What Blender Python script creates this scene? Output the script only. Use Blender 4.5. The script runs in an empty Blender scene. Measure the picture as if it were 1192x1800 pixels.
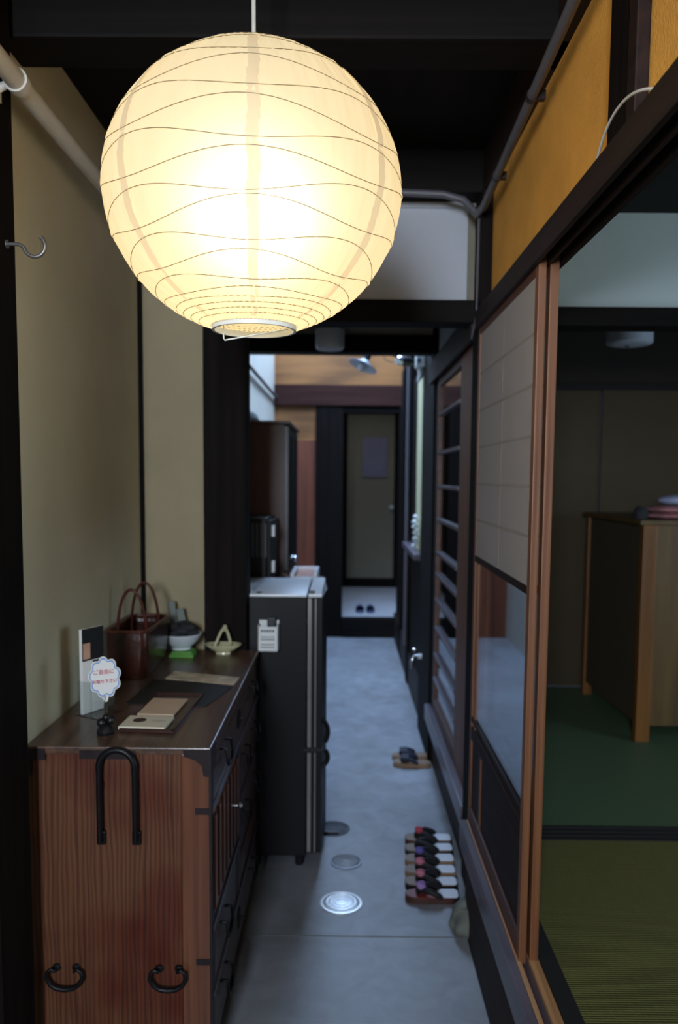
import bpy, bmesh, math, random
from mathutils import Vector, Matrix
random.seed(7)
S = bpy.context.scene
COL = S.collection

# ------------------------------------------------------------------ camera
cd = bpy.data.cameras.new('camera')
cam = bpy.data.objects.new('camera', cd); COL.objects.link(cam)
R_ = Vector((0.99994586, 0.00640417, 0.00820124))
D_ = Vector((0.00872640, -0.08681207, -0.99618649))
F_ = Vector((-0.00566778, 0.99620412, -0.08686326))
cam.matrix_world = Matrix(((R_.x, -D_.x, -F_.x, 0), (R_.y, -D_.y, -F_.y, 0), (R_.z, -D_.z, -F_.z, 1.58), (0, 0, 0, 1)))
cd.sensor_fit = 'VERTICAL'; cd.sensor_height = 36; cd.lens = 28.0
cd.shift_y = 60 / 1800
cd.clip_start = 0.02
cd.dof.use_dof = True; cd.dof.focus_distance = 1.5; cd.dof.aperture_fstop = 3.2
S.camera = cam

# ------------------------------------------------------------------ exposure, world, lights
S.view_settings.view_transform = 'Standard'; S.view_settings.look = 'None'
S.view_settings.gamma = 1; S.view_settings.use_curve_mapping = False
S.view_settings.exposure = 0.0
w = bpy.data.worlds.new('sky'); S.world = w; w.use_nodes = True
w.node_tree.nodes['Background'].inputs[0].default_value = (0.45, 0.6, 0.9, 1)
w.node_tree.nodes['Background'].inputs[1].default_value = 0.05

def area(name, loc, target, sx, sy, power, color, spread=180):
    l = bpy.data.lights.new(name, 'AREA'); l.shape = 'RECTANGLE'; l.size = sx; l.size_y = sy
    l.energy = power; l.color = color; l.spread = math.radians(spread)
    o = bpy.data.objects.new(name, l); COL.objects.link(o); o.location = loc
    o.rotation_euler = (Vector(target) - Vector(loc)).to_track_quat('-Z', 'Y').to_euler()
    return o
SKYC = (0.45, 0.66, 1.0)
area('skylight_daylight', (0.45, 6.05, 4.25), (0.40, 5.9, 0), 1.6, 2.6, 345, SKYC)
area('end_wall_fill', (0.5, 7.70, 3.5), (0.1, 4.0, 1.2), 1.6, .9, 80, SKYC)  # added fill reaching forward to the fridge top, no known window here
area('garden_window_daylight', (3.5, 1.6, 1.55), (0, 2.2, 1.3), 1.8, 1.5, 33, (0.62, 0.84, 1.0))
area('entrance_daylight', (-0.5, -2.2, 2.08), (0.15, 2.5, 2.15), .5, .85, 70, (0.76, 0.86, 1.0), 130)
area('hall_fill', (.3, 9.0, 2.45), (.35, 9.3, 0), .7, .7, 3.5, (0.9, 0.95, 1.0))  # added fill to brighten the far door, no window known in this hall

# ------------------------------------------------------------------ materials
def lin(c):
    return tuple(((v / 255) / 12.92 if v <= 10 else (((v / 255) + 0.055) / 1.055) ** 2.4) for v in c) + (1,)
def newmat(name):
    m = bpy.data.materials.new(name); m.use_nodes = True
    return m, m.node_tree, m.node_tree.nodes, m.node_tree.links, m.node_tree.nodes['Principled BSDF']
def plain(name, c, rough=0.6, metal=0.0, var=0.15, scale=8, bump=0.0, bscale=60, spec=0.5, coat=0.0):
    m, t, N, L, P = newmat(name)
    tc = N.new('ShaderNodeTexCoord'); nz = N.new('ShaderNodeTexNoise'); nz.inputs['Scale'].default_value = scale
    nz.inputs['Detail'].default_value = 4
    L.new(tc.outputs['Object'], nz.inputs['Vector'])
    r = N.new('ShaderNodeValToRGB'); c0 = lin(c)
    r.color_ramp.elements[0].position = 0.3; r.color_ramp.elements[1].position = 0.7
    r.color_ramp.elements[0].color = tuple(v * (1 - var) for v in c0[:3]) + (1,)
    r.color_ramp.elements[1].color = tuple(min(1, v * (1 + var)) for v in c0[:3]) + (1,)
    L.new(nz.outputs['Fac'], r.inputs[0]); L.new(r.outputs[0], P.inputs['Base Color'])
    P.inputs['Roughness'].default_value = rough; P.inputs['Metallic'].default_value = metal
    P.inputs['Specular IOR Level'].default_value = spec
    P.inputs['Coat Weight'].default_value = coat
    if bump:
        n2 = N.new('ShaderNodeTexNoise'); n2.inputs['Scale'].default_value = bscale; n2.inputs['Detail'].default_value = 5
        L.new(tc.outputs['Object'], n2.inputs['Vector'])
        b = N.new('ShaderNodeBump'); b.inputs['Strength'].default_value = bump; b.inputs['Distance'].default_value = 0.004
        L.new(n2.outputs['Fac'], b.inputs['Height']); L.new(b.outputs[0], P.inputs['Normal'])
    return m
def wood(name, c1, c2, axis='Z', dens=45, rough=0.5, bump=0.25, spec=0.5, stain=None, ring=0.0):
    """stretched noise grain running along AXIS"""
    m, t, N, L, P = newmat(name)
    tc = N.new('ShaderNodeTexCoord'); mp = N.new('ShaderNodeMapping')
    sc = {'X': (1.2, dens, dens), 'Y': (dens, 1.2, dens), 'Z': (dens, dens, 1.2)}[axis]
    mp.inputs['Scale'].default_value = sc
    L.new(tc.outputs['Object'], mp.inputs['Vector'])
    nz = N.new('ShaderNodeTexNoise'); nz.inputs['Scale'].default_value = 1; nz.inputs['Detail'].default_value = 5
    nz.inputs['Distortion'].default_value = 0.6
    L.new(mp.outputs[0], nz.inputs['Vector'])
    r = N.new('ShaderNodeValToRGB'); r.color_ramp.elements[0].position = 0.32; r.color_ramp.elements[1].position = 0.68
    r.color_ramp.elements[0].color = lin(c1); r.color_ramp.elements[1].color = lin(c2)
    fac = nz.outputs['Fac']
    if ring:
        m2 = N.new('ShaderNodeMapping'); m2.inputs['Scale'].default_value = {'X': (.12, 1, 1), 'Y': (1, .12, 1), 'Z': (1, 1, .12)}[axis]
        L.new(tc.outputs['Object'], m2.inputs['Vector'])
        wv = N.new('ShaderNodeTexWave'); wv.bands_direction = 'X'; wv.inputs['Scale'].default_value = ring
        wv.inputs['Distortion'].default_value = 6; wv.inputs['Detail'].default_value = 1.5; wv.inputs['Detail Scale'].default_value = 1.2
        L.new(m2.outputs[0], wv.inputs['Vector'])
        mx = N.new('ShaderNodeMath'); mx.operation = 'MULTIPLY_ADD'; mx.inputs[1].default_value = 0.3
        L.new(wv.outputs['Fac'], mx.inputs[0])
        mh = N.new('ShaderNodeMath'); mh.operation = 'MULTIPLY'; mh.inputs[1].default_value = 0.75
        L.new(fac, mh.inputs[0]); L.new(mh.outputs[0], mx.inputs[2]); fac = mx.outputs[0]
    L.new(fac, r.inputs[0])
    out = r.outputs[0]
    if stain:
        n3 = N.new('ShaderNodeTexNoise'); n3.inputs['Scale'].default_value = 4.0; n3.inputs['Detail'].default_value = 2
        L.new(tc.outputs['Object'], n3.inputs['Vector'])
        r3 = N.new('ShaderNodeValToRGB'); r3.color_ramp.elements[0].position = 0.42; r3.color_ramp.elements[1].position = 0.66
        L.new(n3.outputs['Fac'], r3.inputs[0])
        mm = N.new('ShaderNodeMix'); mm.data_type = 'RGBA'; mm.blend_type = 'MULTIPLY'
        L.new(r3.outputs[0], mm.inputs['Factor']); L.new(out, mm.inputs['A']); mm.inputs['B'].default_value = lin(stain)
        out = mm.outputs['Result']
    L.new(out, P.inputs['Base Color'])
    P.inputs['Roughness'].default_value = rough; P.inputs['Specular IOR Level'].default_value = spec
    b = N.new('ShaderNodeBump'); b.inputs['Strength'].default_value = bump; b.inputs['Distance'].default_value = 0.002
    L.new(fac, b.inputs['Height']); L.new(b.outputs[0], P.inputs['Normal'])
    return m
def emit(name, c, strength):
    m, t, N, L, P = newmat(name)
    P.inputs['Base Color'].default_value = lin(c)
    P.inputs['Emission Color'].default_value = lin(c); P.inputs['Emission Strength'].default_value = strength
    return m
def glassm(name, tint=(1, 1, 1), rough=0.02):
    """thin pane: reflects by Fresnel, passes light straight through"""
    m, t, N, L, P = newmat(name)
    N.remove(P)
    tr = N.new('ShaderNodeBsdfTransparent'); tr.inputs[0].default_value = tuple(tint) + (1,)
    gl = N.new('ShaderNodeBsdfGlossy'); gl.inputs['Roughness'].default_value = rough
    lw = N.new('ShaderNodeLayerWeight'); lw.inputs['Blend'].default_value = .5
    pw = N.new('ShaderNodeMath'); pw.operation = 'POWER'; pw.inputs[1].default_value = 4.0; L.new(lw.outputs['Facing'], pw.inputs[0])
    fr = N.new('ShaderNodeMath'); fr.operation = 'MULTIPLY_ADD'; fr.inputs[1].default_value = .92; fr.inputs[2].default_value = .05; L.new(pw.outputs[0], fr.inputs[0])
    mx = N.new('ShaderNodeMixShader'); L.new(fr.outputs[0], mx.inputs[0]); L.new(tr.outputs[0], mx.inputs[1]); L.new(gl.outputs[0], mx.inputs[2])
    L.new(mx.outputs[0], N['Material Output'].inputs[0])
    return m

M = {}
M['plaster'] = plain('beige_earth_plaster', (212, 204, 178), .9, var=.06, scale=3, bump=.35, bscale=220, spec=.2)
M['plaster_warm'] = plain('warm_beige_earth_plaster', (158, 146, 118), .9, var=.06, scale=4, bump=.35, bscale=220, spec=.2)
M['ochre'] = plain('ochre_earth_plaster', (230, 166, 76), .9, var=.12, scale=5, bump=.5, bscale=160, spec=.2)
M['kitchenplaster'] = plain('warm_white_plaster', (206, 198, 184), .85, var=.05, scale=2.5, bump=.12, bscale=100, spec=.2)
M['whiteplaster'] = plain('white_plaster', (180, 184, 192), .85, var=.04, scale=2.5, bump=.12, bscale=100, spec=.2)
M['coolplaster'] = plain('pale_grey_plaster', (214, 228, 230), .85, var=.05, scale=2.5, bump=.12, bscale=100, spec=.2)
M['darkwood'] = wood('soot_dark_timber', (11, 8, 7), (24, 17, 15), 'Z', 30, .7, .4, .1)
M['darkwoodX'] = wood('soot_dark_beam', (9, 7, 6), (20, 15, 13), 'X', 30, .7, .4, .15)
M['darkwoodY'] = wood('soot_dark_rail', (24, 14, 11), (46, 28, 23), 'Y', 30, .6, .3, .25)
M['sillwood'] = wood('worn_grey_sill', (66, 59, 66), (108, 100, 114), 'Y', 30, .30, .3, .6)
M['ceilwood'] = wood('blackened_ceiling_boards', (10, 7, 6), (22, 15, 12), 'Y', 14, .7, .4, .2)
M['redbeam'] = wood('red_brown_beam', (50, 29, 25), (68, 42, 37), 'X', 25, .7, .3, .1)
M['tanwood'] = wood('pale_tan_boards', (112, 70, 30), (156, 102, 50), 'X', 14, .6, .2, ring=3)
M['rustwood'] = wood('rust_brown_board', (96, 46, 26), (126, 66, 40), 'Z', 14, .6, .2)
M['stile'] = wood('cedar_door_frame', (96, 55, 30), (140, 90, 55), 'Z', 60, .5, .25)
M['stileY'] = wood('cedar_door_rail', (70, 40, 28), (104, 64, 46), 'Y', 60, .5, .25)
M['dresser'] = wood('reddish_zelkova', (74, 43, 27), (106, 66, 43), 'Z', 80, .55, .15, .3, stain=(214, 140, 118), ring=26)
M['dresserY'] = wood('reddish_zelkova_front', (84, 48, 32), (122, 72, 46), 'Z', 50, .36, .2, .5)
M['dressertop'] = wood('worn_brown_top', (66, 46, 36), (104, 76, 60), 'Y', 45, .30, .2, .8)
M['darkfront'] = wood('dark_drawer_front', (64, 46, 42), (98, 76, 72), 'Y', 50, .35, .2, .5)
M['iron'] = plain('black_iron', (26, 26, 30), .42, .6, .2, 20, .15, 80)
M['ironplate'] = plain('iron_corner_plate', (46, 36, 38), .45, .5, .2, 20, .1, 80)
M['blackplastic'] = plain('black_plastic', (14, 14, 18), .4, var=.1)
M['fridge'] = plain('black_brown_enamel', (18, 15, 18), .5, var=.05, spec=.25)
M['fridgetop'] = plain('pale_grey_plastic', (228, 234, 240), .38, var=.03, spec=.9)
M['silver'] = plain('satin_silver', (128, 124, 122), .35, .7, .05)
M['chrome'] = plain('chrome', (215, 220, 228), .12, 1, .03)
M['white'] = plain('white_plastic', (222, 226, 224), .4, var=.03)
M['whitepaint'] = plain('off_white_pipe', (205, 200, 190), .45, var=.05)
M['greypipe'] = plain('grey_conduit', (88, 86, 92), .45, var=.08)
M['paper'] = plain('white_paper', (226, 224, 220), .7, var=.02, spec=.2)
M['cream'] = plain('cream_plaster', (206, 202, 162), .8, var=.04)
M['paperedge'] = plain('papered_lattice', (160, 151, 145), .8, var=.05)
M['glass'] = glassm('window_glass')
M['acrylic'] = glassm('clear_acrylic', (.93, .95, .95), .05)
M['bluepen'] = plain('blue_marker', (88, 142, 205), .6, var=.03)
M['redpen'] = plain('red_marker', (196, 66, 84), .6, var=.03)
M['stone'] = plain('rough_foundation_stone', (116, 118, 110), .85, var=.3, scale=9, bump=.9, bscale=30)
M['bambag'] = plain('brown_bamboo_strips', (52, 23, 15), .24, var=.35, scale=14, bump=.3, bscale=70)
M['cord_red'] = plain('brown_lacquered_cane', (74, 34, 24), .3, var=.15)
M['porcelain'] = plain('white_porcelain', (205, 212, 216), .18, var=.02)
M['celadon'] = plain('cream_glazed_ceramic', (196, 190, 152), .2, var=.12, scale=18)
M['green'] = plain('lime_green_cloth', (92, 148, 66), .8, var=.08)
M['charcoal'] = plain('charcoal_cloth', (34, 36, 40), .85, var=.25, scale=20, bump=.4)
M['greybox'] = plain('grey_card', (110, 118, 112), .7, var=.08)
M['tray'] = plain('brown_lacquer_tray', (58, 34, 28), .25, var=.08)
M['beigepaper'] = plain('kraft_pamphlet', (205, 178, 150), .7, var=.05, scale=16)
M['leafletwhite'] = plain('cream_pamphlet', (222, 214, 190), .55, var=.03)
M['mat'] = plain('black_woven_mat', (30, 26, 24), .7, var=.3, scale=30, bump=.5, bscale=180)
M['photo'] = plain('leaflet_print', (196, 180, 152), .5, var=.4, scale=22)
M['skin'] = plain('tan_print', (196, 152, 128), .5, var=.15, scale=20)
M['blackprint'] = plain('black_print', (14, 13, 18), .4, var=.3, scale=20)
M['lilacpaper'] = plain('lilac_grey_poster', (120, 116, 140), .7, var=.1, scale=5)
M['enddoor'] = plain('grey_olive_door_panel', (122, 116, 100), .7, var=.04)
M['pineV'] = wood('pale_pine', (74, 54, 24), (96, 72, 34), 'Z', 20, .5, .15)
M['pine_orange'] = wood('orange_pine_post', (96, 58, 18), (128, 82, 32), 'Z', 20, .45, .15)
M['fusuma'] = plain('olive_brown_fusuma', (66, 54, 33), .8, var=.06)
M['fusumared'] = plain('dark_brown_transom_board', (40, 29, 24), .8, var=.15)
M['tan_sole'] = wood('tan_sandal_sole', (120, 92, 66), (160, 126, 92), 'X', 40, .5, .2)
M['brown_sole'] = plain('brown_sandal_edge', (70, 42, 36), .5, var=.15)
M['blacksole'] = plain('black_sandal_edge', (16, 15, 18), .5, var=.1)
M['padwhite'] = plain('white_vinyl_pad', (228, 232, 240), .25, var=.03)
M['padtan'] = plain('tan_insole', (120, 94, 72), .5, var=.1)
M['padred'] = plain('dark_red_insole', (120, 52, 46), .5, var=.3, scale=40)
M['strapblack'] = plain('black_strap', (16, 14, 18), .7, var=.2)
M['strapnavy'] = plain('navy_strap', (22, 24, 44), .7, var=.2)
M['bowred'] = plain('red_floral_bow', (176, 58, 74), .8, var=.3, scale=50)
M['bowpurple'] = plain('violet_floral_bow', (98, 86, 158), .8, var=.3, scale=50)
M['bowpink'] = plain('pink_floral_bow', (190, 110, 130), .8, var=.3, scale=50)
M['bowlilac'] = plain('lilac_floral_bow', (160, 124, 182), .8, var=.3, scale=50)
M['slipperblue'] = plain('blue_grey_slipper', (62, 66, 100), .8, var=.25, scale=30)
M['platform'] = plain('grey_linoleum', (176, 176, 182), .5, var=.08, scale=4)
M['pinkcloth'] = plain('pink_patterned_cloth', (176, 120, 124), .9, var=.4, scale=24, bump=.4)
M['paleblue'] = plain('pale_blue_cloth', (160, 170, 200), .9, var=.2, scale=24, bump=.4)
M['bulbglass'] = plain('unlit_milk_glass', (228, 228, 232), .3, var=.02)
M['bluedish'] = plain('pale_blue_white_enamel', (200, 206, 226), .4, var=.02)
M['cabbrown'] = wood('dark_brown_cabinet_side', (58, 30, 20), (84, 48, 32), 'Z', 16, .45, .15)
M['heri'] = plain('black_tatami_border', (14, 12, 14), .8, var=.1)
M['tracklight'] = wood('pale_track_strip', (150, 106, 68), (186, 140, 98), 'Y', 40, .45, .15)
M['orange'] = plain('orange_brown_contents', (170, 96, 60), .6, var=.3, scale=40)

# concrete floor
m, t, N, L, P = newmat('polished_concrete'); M['concrete'] = m
tc = N.new('ShaderNodeTexCoord')
n1 = N.new('ShaderNodeTexNoise'); n1.inputs['Scale'].default_value = 1.6; n1.inputs['Detail'].default_value = 6
n2 = N.new('ShaderNodeTexNoise'); n2.inputs['Scale'].default_value = 9; n2.inputs['Detail'].default_value = 8; n2.inputs['Distortion'].default_value = .8
L.new(tc.outputs['Object'], n1.inputs['Vector']); L.new(tc.outputs['Object'], n2.inputs['Vector'])
ad = N.new('ShaderNodeMath'); ad.operation = 'ADD'; L.new(n1.outputs['Fac'], ad.inputs[0]); L.new(n2.outputs['Fac'], ad.inputs[1])
r = N.new('ShaderNodeValToRGB'); r.color_ramp.elements[0].position = .35; r.color_ramp.elements[1].position = .65
hf = N.new('ShaderNodeMath'); hf.operation = 'MULTIPLY'; hf.inputs[1].default_value = .5; L.new(ad.outputs[0], hf.inputs[0]); L.new(hf.outputs[0], r.inputs[0])
r.color_ramp.elements[0].color = lin((116, 118, 122)); r.color_ramp.elements[1].color = lin((146, 150, 158))
L.new(r.outputs[0], P.inputs['Base Color'])
rr = N.new('ShaderNodeMapRange'); rr.inputs['To Min'].default_value = .34; rr.inputs['To Max'].default_value = .46
L.new(hf.outputs[0], rr.inputs['Value']); L.new(rr.outputs[0], P.inputs['Roughness'])
b = N.new('ShaderNodeBump'); b.inputs['Strength'].default_value = .06; b.inputs['Distance'].default_value = .002
L.new(n2.outputs['Fac'], b.inputs['Height']); L.new(b.outputs[0], P.inputs['Normal'])

def tatami(name, c1, c2):
    m, t, N, L, P = newmat(name)
    tc = N.new('ShaderNodeTexCoord')
    wv = N.new('ShaderNodeTexWave'); wv.bands_direction = 'Y'; wv.inputs['Scale'].default_value = 38; wv.inputs['Distortion'].default_value = .15
    nz = N.new('ShaderNodeTexNoise'); nz.inputs['Scale'].default_value = 3
    mp = N.new('ShaderNodeMapping'); mp.inputs['Scale'].default_value = (160, 12, 1)
    n2 = N.new('ShaderNodeTexNoise'); n2.inputs['Scale'].default_value = 1
    L.new(tc.outputs['Object'], wv.inputs['Vector']); L.new(tc.outputs['Object'], nz.inputs['Vector']); L.new(tc.outputs['Object'], mp.inputs['Vector']); L.new(mp.outputs[0], n2.inputs['Vector'])
    r = N.new('ShaderNodeValToRGB'); r.color_ramp.elements[0].color = lin(c1); r.color_ramp.elements[1].color = lin(c2)
    a = N.new('ShaderNodeMath'); a.operation = 'MULTIPLY_ADD'; a.inputs[1].default_value = .5
    L.new(n2.outputs['Fac'], a.inputs[0]); h = N.new('ShaderNodeMath'); h.operation = 'MULTIPLY'; h.inputs[1].default_value = .45
    L.new(wv.outputs['Fac'], h.inputs[0]); L.new(h.outputs[0], a.inputs[2]); L.new(a.outputs[0], r.inputs[0])
    L.new(r.outputs[0], P.inputs['Base Color']); P.inputs['Roughness'].default_value = .5
    b = N.new('ShaderNodeBump'); b.inputs['Strength'].default_value = .6; b.inputs['Distance'].default_value = .003
    L.new(wv.outputs['Fac'], b.inputs['Height']); L.new(b.outputs[0], P.inputs['Normal'])
    return m
M['tatami'] = tatami('straw_tatami', (74, 74, 38), (116, 112, 62))
M['tatami_green'] = tatami('green_tatami', (60, 80, 58), (88, 110, 80))

# shoji paper: passes light softly
m, t, N, L, P = newmat('shoji_paper'); M['shoji'] = m
tl = N.new('ShaderNodeBsdfTranslucent'); tl.inputs[0].default_value = (.6, .56, .5, 1)
P.inputs['Base Color'].default_value = lin((198, 191, 190)); P.inputs['Roughness'].default_value = .8
mx = N.new('ShaderNodeMixShader'); mx.inputs[0].default_value = .3
L.new(P.outputs[0], mx.inputs[1]); L.new(tl.outputs[0], mx.inputs[2]); L.new(mx.outputs[0], N['Material Output'].inputs[0])

def lantern_paper(name, k, col, see, bulb_z=-0.07):
    """glowing washi: light given off falls with distance from the bulb; part of the bulb shows softly through"""
    m, t, N, L, P = newmat(name); N.remove(P)
    tc = N.new('ShaderNodeTexCoord')
    dv = N.new('ShaderNodeVectorMath'); dv.operation = 'DISTANCE'; dv.inputs[1].default_value = (0, 0, bulb_z)
    L.new(tc.outputs['Object'], dv.inputs[0])
    pw = N.new('ShaderNodeMath'); pw.operation = 'POWER'; pw.inputs[1].default_value = -1.6; 
    sc = N.new('ShaderNodeMath'); sc.operation = 'MULTIPLY'; sc.inputs[1].default_value = 1 / .3
    L.new(dv.outputs['Value'], sc.inputs[0]); L.new(sc.outputs[0], pw.inputs[0])
    nz = N.new('ShaderNodeTexNoise'); nz.inputs['Scale'].default_value = 14; nz.inputs['Detail'].default_value = 5
    L.new(tc.outputs['Object'], nz.inputs['Vector'])
    mr = N.new('ShaderNodeMapRange'); mr.inputs['To Min'].default_value = .90 * k; mr.inputs['To Max'].default_value = 1.10 * k
    L.new(nz.outputs['Fac'], mr.inputs['Value'])
    ml = N.new('ShaderNodeMath'); ml.operation = 'MULTIPLY'; L.new(pw.outputs[0], ml.inputs[0]); L.new(mr.outputs[0], ml.inputs[1])
    em = N.new('ShaderNodeEmission'); em.inputs[0].default_value = col; L.new(ml.outputs[0], em.inputs[1])
    rf = N.new('ShaderNodeBsdfRefraction'); rf.inputs['IOR'].default_value = 1.5; rf.inputs['Roughness'].default_value = 1.0
    rf.inputs[0].default_value = (see, see * .98, see * .92, 1)
    ad = N.new('ShaderNodeAddShader'); L.new(em.outputs[0], ad.inputs[0]); L.new(rf.outputs[0], ad.inputs[1])
    df = N.new('ShaderNodeBsdfDiffuse'); df.inputs[0].default_value = (.33, .30, .23, 1)
    a2 = N.new('ShaderNodeAddShader'); L.new(ad.outputs[0], a2.inputs[0]); L.new(df.outputs[0], a2.inputs[1])
    L.new(a2.outputs[0], N['Material Output'].inputs[0])
    return m
M['washi'] = lantern_paper('glowing_washi', .35, (1.0, .73, .35, 1), .56)
M['washiseam'] = lantern_paper('glowing_washi_overlap', .22, (1.0, .68, .36, 1), .34)
M['ribwire'] = plain('fine_rib_wire', (120, 105, 70), .6, var=.05)
M['bulb'] = emit('lit_bulb', (255, 240, 208), 9.0)

# ------------------------------------------------------------------ mesh helpers
class MB:
    def __init__(s): s.bm = bmesh.new()
    def box(s, x0, x1, y0, y1, z0, z1, bev=0.0):
        r = bmesh.ops.create_cube(s.bm, size=1)
        for v in r['verts']:
            v.co = Vector(((x0 + x1) / 2 + v.co.x * (x1 - x0), (y0 + y1) / 2 + v.co.y * (y1 - y0), (z0 + z1) / 2 + v.co.z * (z1 - z0)))
        if bev:
            es = {e for v in r['verts'] for e in v.link_edges}
            bmesh.ops.bevel(s.bm, geom=list(es), offset=bev, segments=2, affect='EDGES', profile=.6)
        return s
    def tube(s, pts, r, seg=10, closed=False, cap=True):
        pts = [Vector(p) for p in pts]; n = len(pts); rings = []
        up = Vector((0, 0, 1)); prev = None
        for i, p in enumerate(pts):
            a = pts[(i - 1) % n] if (i > 0 or closed) else p
            c = pts[(i + 1) % n] if (i < n - 1 or closed) else p
            d = (c - a).normalized() if (c - a).length > 1e-9 else Vector((0, 0, 1))
            if prev is None:
                side = d.cross(up if abs(d.z) < .9 else Vector((1, 0, 0))).normalized()
            else:
                side = (prev - d * prev.dot(d)).normalized()
            prev = side; o = d.cross(side).normalized()
            rr = r[i] if isinstance(r, (list, tuple)) else r
            rings.append([s.bm.verts.new(p + side * math.cos(2 * math.pi * k / seg) * rr + o * math.sin(2 * math.pi * k / seg) * rr) for k in range(seg)])
        m = n if closed else n - 1
        for i in range(m):
            A, B = rings[i], rings[(i + 1) % n]
            for k in range(seg):
                s.bm.faces.new((A[k], A[(k + 1) % seg], B[(k + 1) % seg], B[k]))
        if cap and not closed:
            s.bm.faces.new(rings[0][::-1]); s.bm.faces.new(rings[-1])
        return s
    def lathe(s, prof, c, seg=32, axis='Z', sx=1, sy=1, cap=False):
        rings = []
        for (r, h) in prof:
            ring = []
            for k in range(seg):
                a = 2 * math.pi * k / seg
                u, v = r * math.cos(a) * sx, r * math.sin(a) * sy
                p = {'Z': (u, v, h), 'X': (h, u, v), 'Y': (u, h, v)}[axis]
                ring.append(s.bm.verts.new(Vector(c) + Vector(p)))
            rings.append(ring)
        for A, B in zip(rings, rings[1:]):
            for k in range(seg):
                s.bm.faces.new((A[k], A[(k + 1) % seg], B[(k + 1) % seg], B[k]))
        if cap:
            s.bm.faces.new(rings[0][::-1]); s.bm.faces.new(rings[-1])
        return s
    def prism(s, pts, d, ax='Z', h0=0.0):
        """outline (u,v) extruded from h0 by d along AX"""
        def P(u, v, h): return {'Z': (u, v, h), 'Y': (u, h, v), 'X': (h, u, v)}[ax]
        a = [s.bm.verts.new(P(u, v, h0)) for u, v in pts]; b = [s.bm.verts.new(P(u, v, h0 + d)) for u, v in pts]
        n = len(pts)
        for k in range(n): s.bm.faces.new((a[k], a[(k + 1) % n], b[(k + 1) % n], b[k]))
        s.bm.faces.new(a[::-1]); s.bm.faces.new(b)
        return s
    def hexa(s, lo, hi):
        """solid between two 4-point loops"""
        a = [s.bm.verts.new(p) for p in lo]; b = [s.bm.verts.new(p) for p in hi]
        for k in range(4): s.bm.faces.new((a[k], a[(k + 1) % 4], b[(k + 1) % 4], b[k]))
        s.bm.faces.new(a[::-1]); s.bm.faces.new(b); return s
    def ball(s, c, r, sx=1, sy=1, sz=1, sub=3, jit=0):
        q = bmesh.ops.create_icosphere(s.bm, subdivisions=sub, radius=r)
        for v in q['verts']:
            j = 1 + random.uniform(-jit, jit)
            v.co = Vector((v.co.x * sx * j, v.co.y * sy * j, v.co.z * sz * j)) + Vector(c)
        return s
    def build(s, name, mat, parent=None, smooth=False, origin=None):
        bm = s.bm; bmesh.ops.recalc_face_normals(bm, faces=bm.faces)
        if smooth:
            for f in bm.faces: f.smooth = True
        wp = Vector((0, 0, 0)); q = parent
        while q: wp += q.location; q = q.parent
        if origin is None:
            if parent is None:
                xs = [v.co.x for v in bm.verts]; ys = [v.co.y for v in bm.verts]; zs = [v.co.z for v in bm.verts]
                origin = Vector(((min(xs) + max(xs)) / 2, (min(ys) + max(ys)) / 2, min(zs)))
            else: origin = wp
        origin = Vector(origin)
        for v in bm.verts: v.co -= origin
        me = bpy.data.meshes.new(name); bm.to_mesh(me); bm.free()
        me.materials.append(M[mat] if isinstance(mat, str) else mat)
        if smooth:
            try: me.set_sharp_from_angle(angle=math.radians(40))
            except Exception: pass
        o = bpy.data.objects.new(name, me); COL.objects.link(o)
        o.location = origin - wp
        if parent: o.parent = parent
        return o
def tag(o, label=None, cat=None, group=None, kind=None):
    if label: o['label'] = label
    if cat: o['category'] = cat
    if group: o['group'] = group
    if kind: o['kind'] = kind
    return o
def thing(name, loc, label, cat, group=None, kind=None):
    o = bpy.data.objects.new(name, None); COL.objects.link(o); o.location = loc; o.empty_display_size = .05
    return tag(o, label, cat, group, kind)
def multi(name, mat, parent, *mbs, smooth=False):
    return [m_.build(name, mat, parent, smooth) for m_ in mbs]
def struct(name, mb, mat, label=None, cat=None):
    return tag(mb.build(name, mat), label, cat, kind='structure')
def copy_tree(o, parent=None):
    c = o.copy(); COL.objects.link(c)
    if parent: c.parent = parent
    for ch in list(o.children): copy_tree(ch, c)
    return c
def arc(c, r, a0, a1, n, plane='XZ'):
    out = []
    for i in range(n + 1):
        a = math.radians(a0 + (a1 - a0) * i / n); u, v = r * math.cos(a), r * math.sin(a)
        out.append({'XZ': (c[0] + u, c[1], c[2] + v), 'YZ': (c[0], c[1] + u, c[2] + v), 'XY': (c[0] + u, c[1] + v, c[2])}[plane])
    return out
def bez(p0, p1, p2, p3, n=14):
    p0, p1, p2, p3 = map(Vector, (p0, p1, p2, p3))
    return [tuple(p0 * (1 - t) ** 3 + p1 * 3 * t * (1 - t) ** 2 + p2 * 3 * t * t * (1 - t) + p3 * t ** 3) for t in [i / n for i in range(n + 1)]]

# ================================================================== SETTING
FZ = .343                                   # tatami-side floor level
struct('floor', MB().box(-1.2, .6, -2.6, 7.8, -.1, 0), 'concrete', 'blue-grey polished concrete floor of the narrow passage', 'floor')
struct('wall_left', MB().box(-1.0, -.79, -2.6, 3.1, 0, 2.9), 'plaster', 'long beige earth plaster wall beside the dresser', 'wall')
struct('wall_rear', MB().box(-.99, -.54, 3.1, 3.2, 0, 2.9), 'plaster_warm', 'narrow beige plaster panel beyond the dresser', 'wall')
struct('wall_kitchen', MB().box(-1.0, -.68, 3.2, 7.8, 0, 4.5), 'kitchenplaster', 'tall white plaster wall above the dark brown cabinet', 'wall')
struct('wall_entrance', MB().box(-.8, 3.7, -2.8, -2.6, 0, 2.9), 'plaster', 'beige wall behind the viewer', 'wall')
struct('ceiling', MB().box(-1.0, .6, -2.6, 3.02, 2.7, 2.82), 'ceilwood', 'soot-black board ceiling above the paper lantern', 'ceiling')
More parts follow.
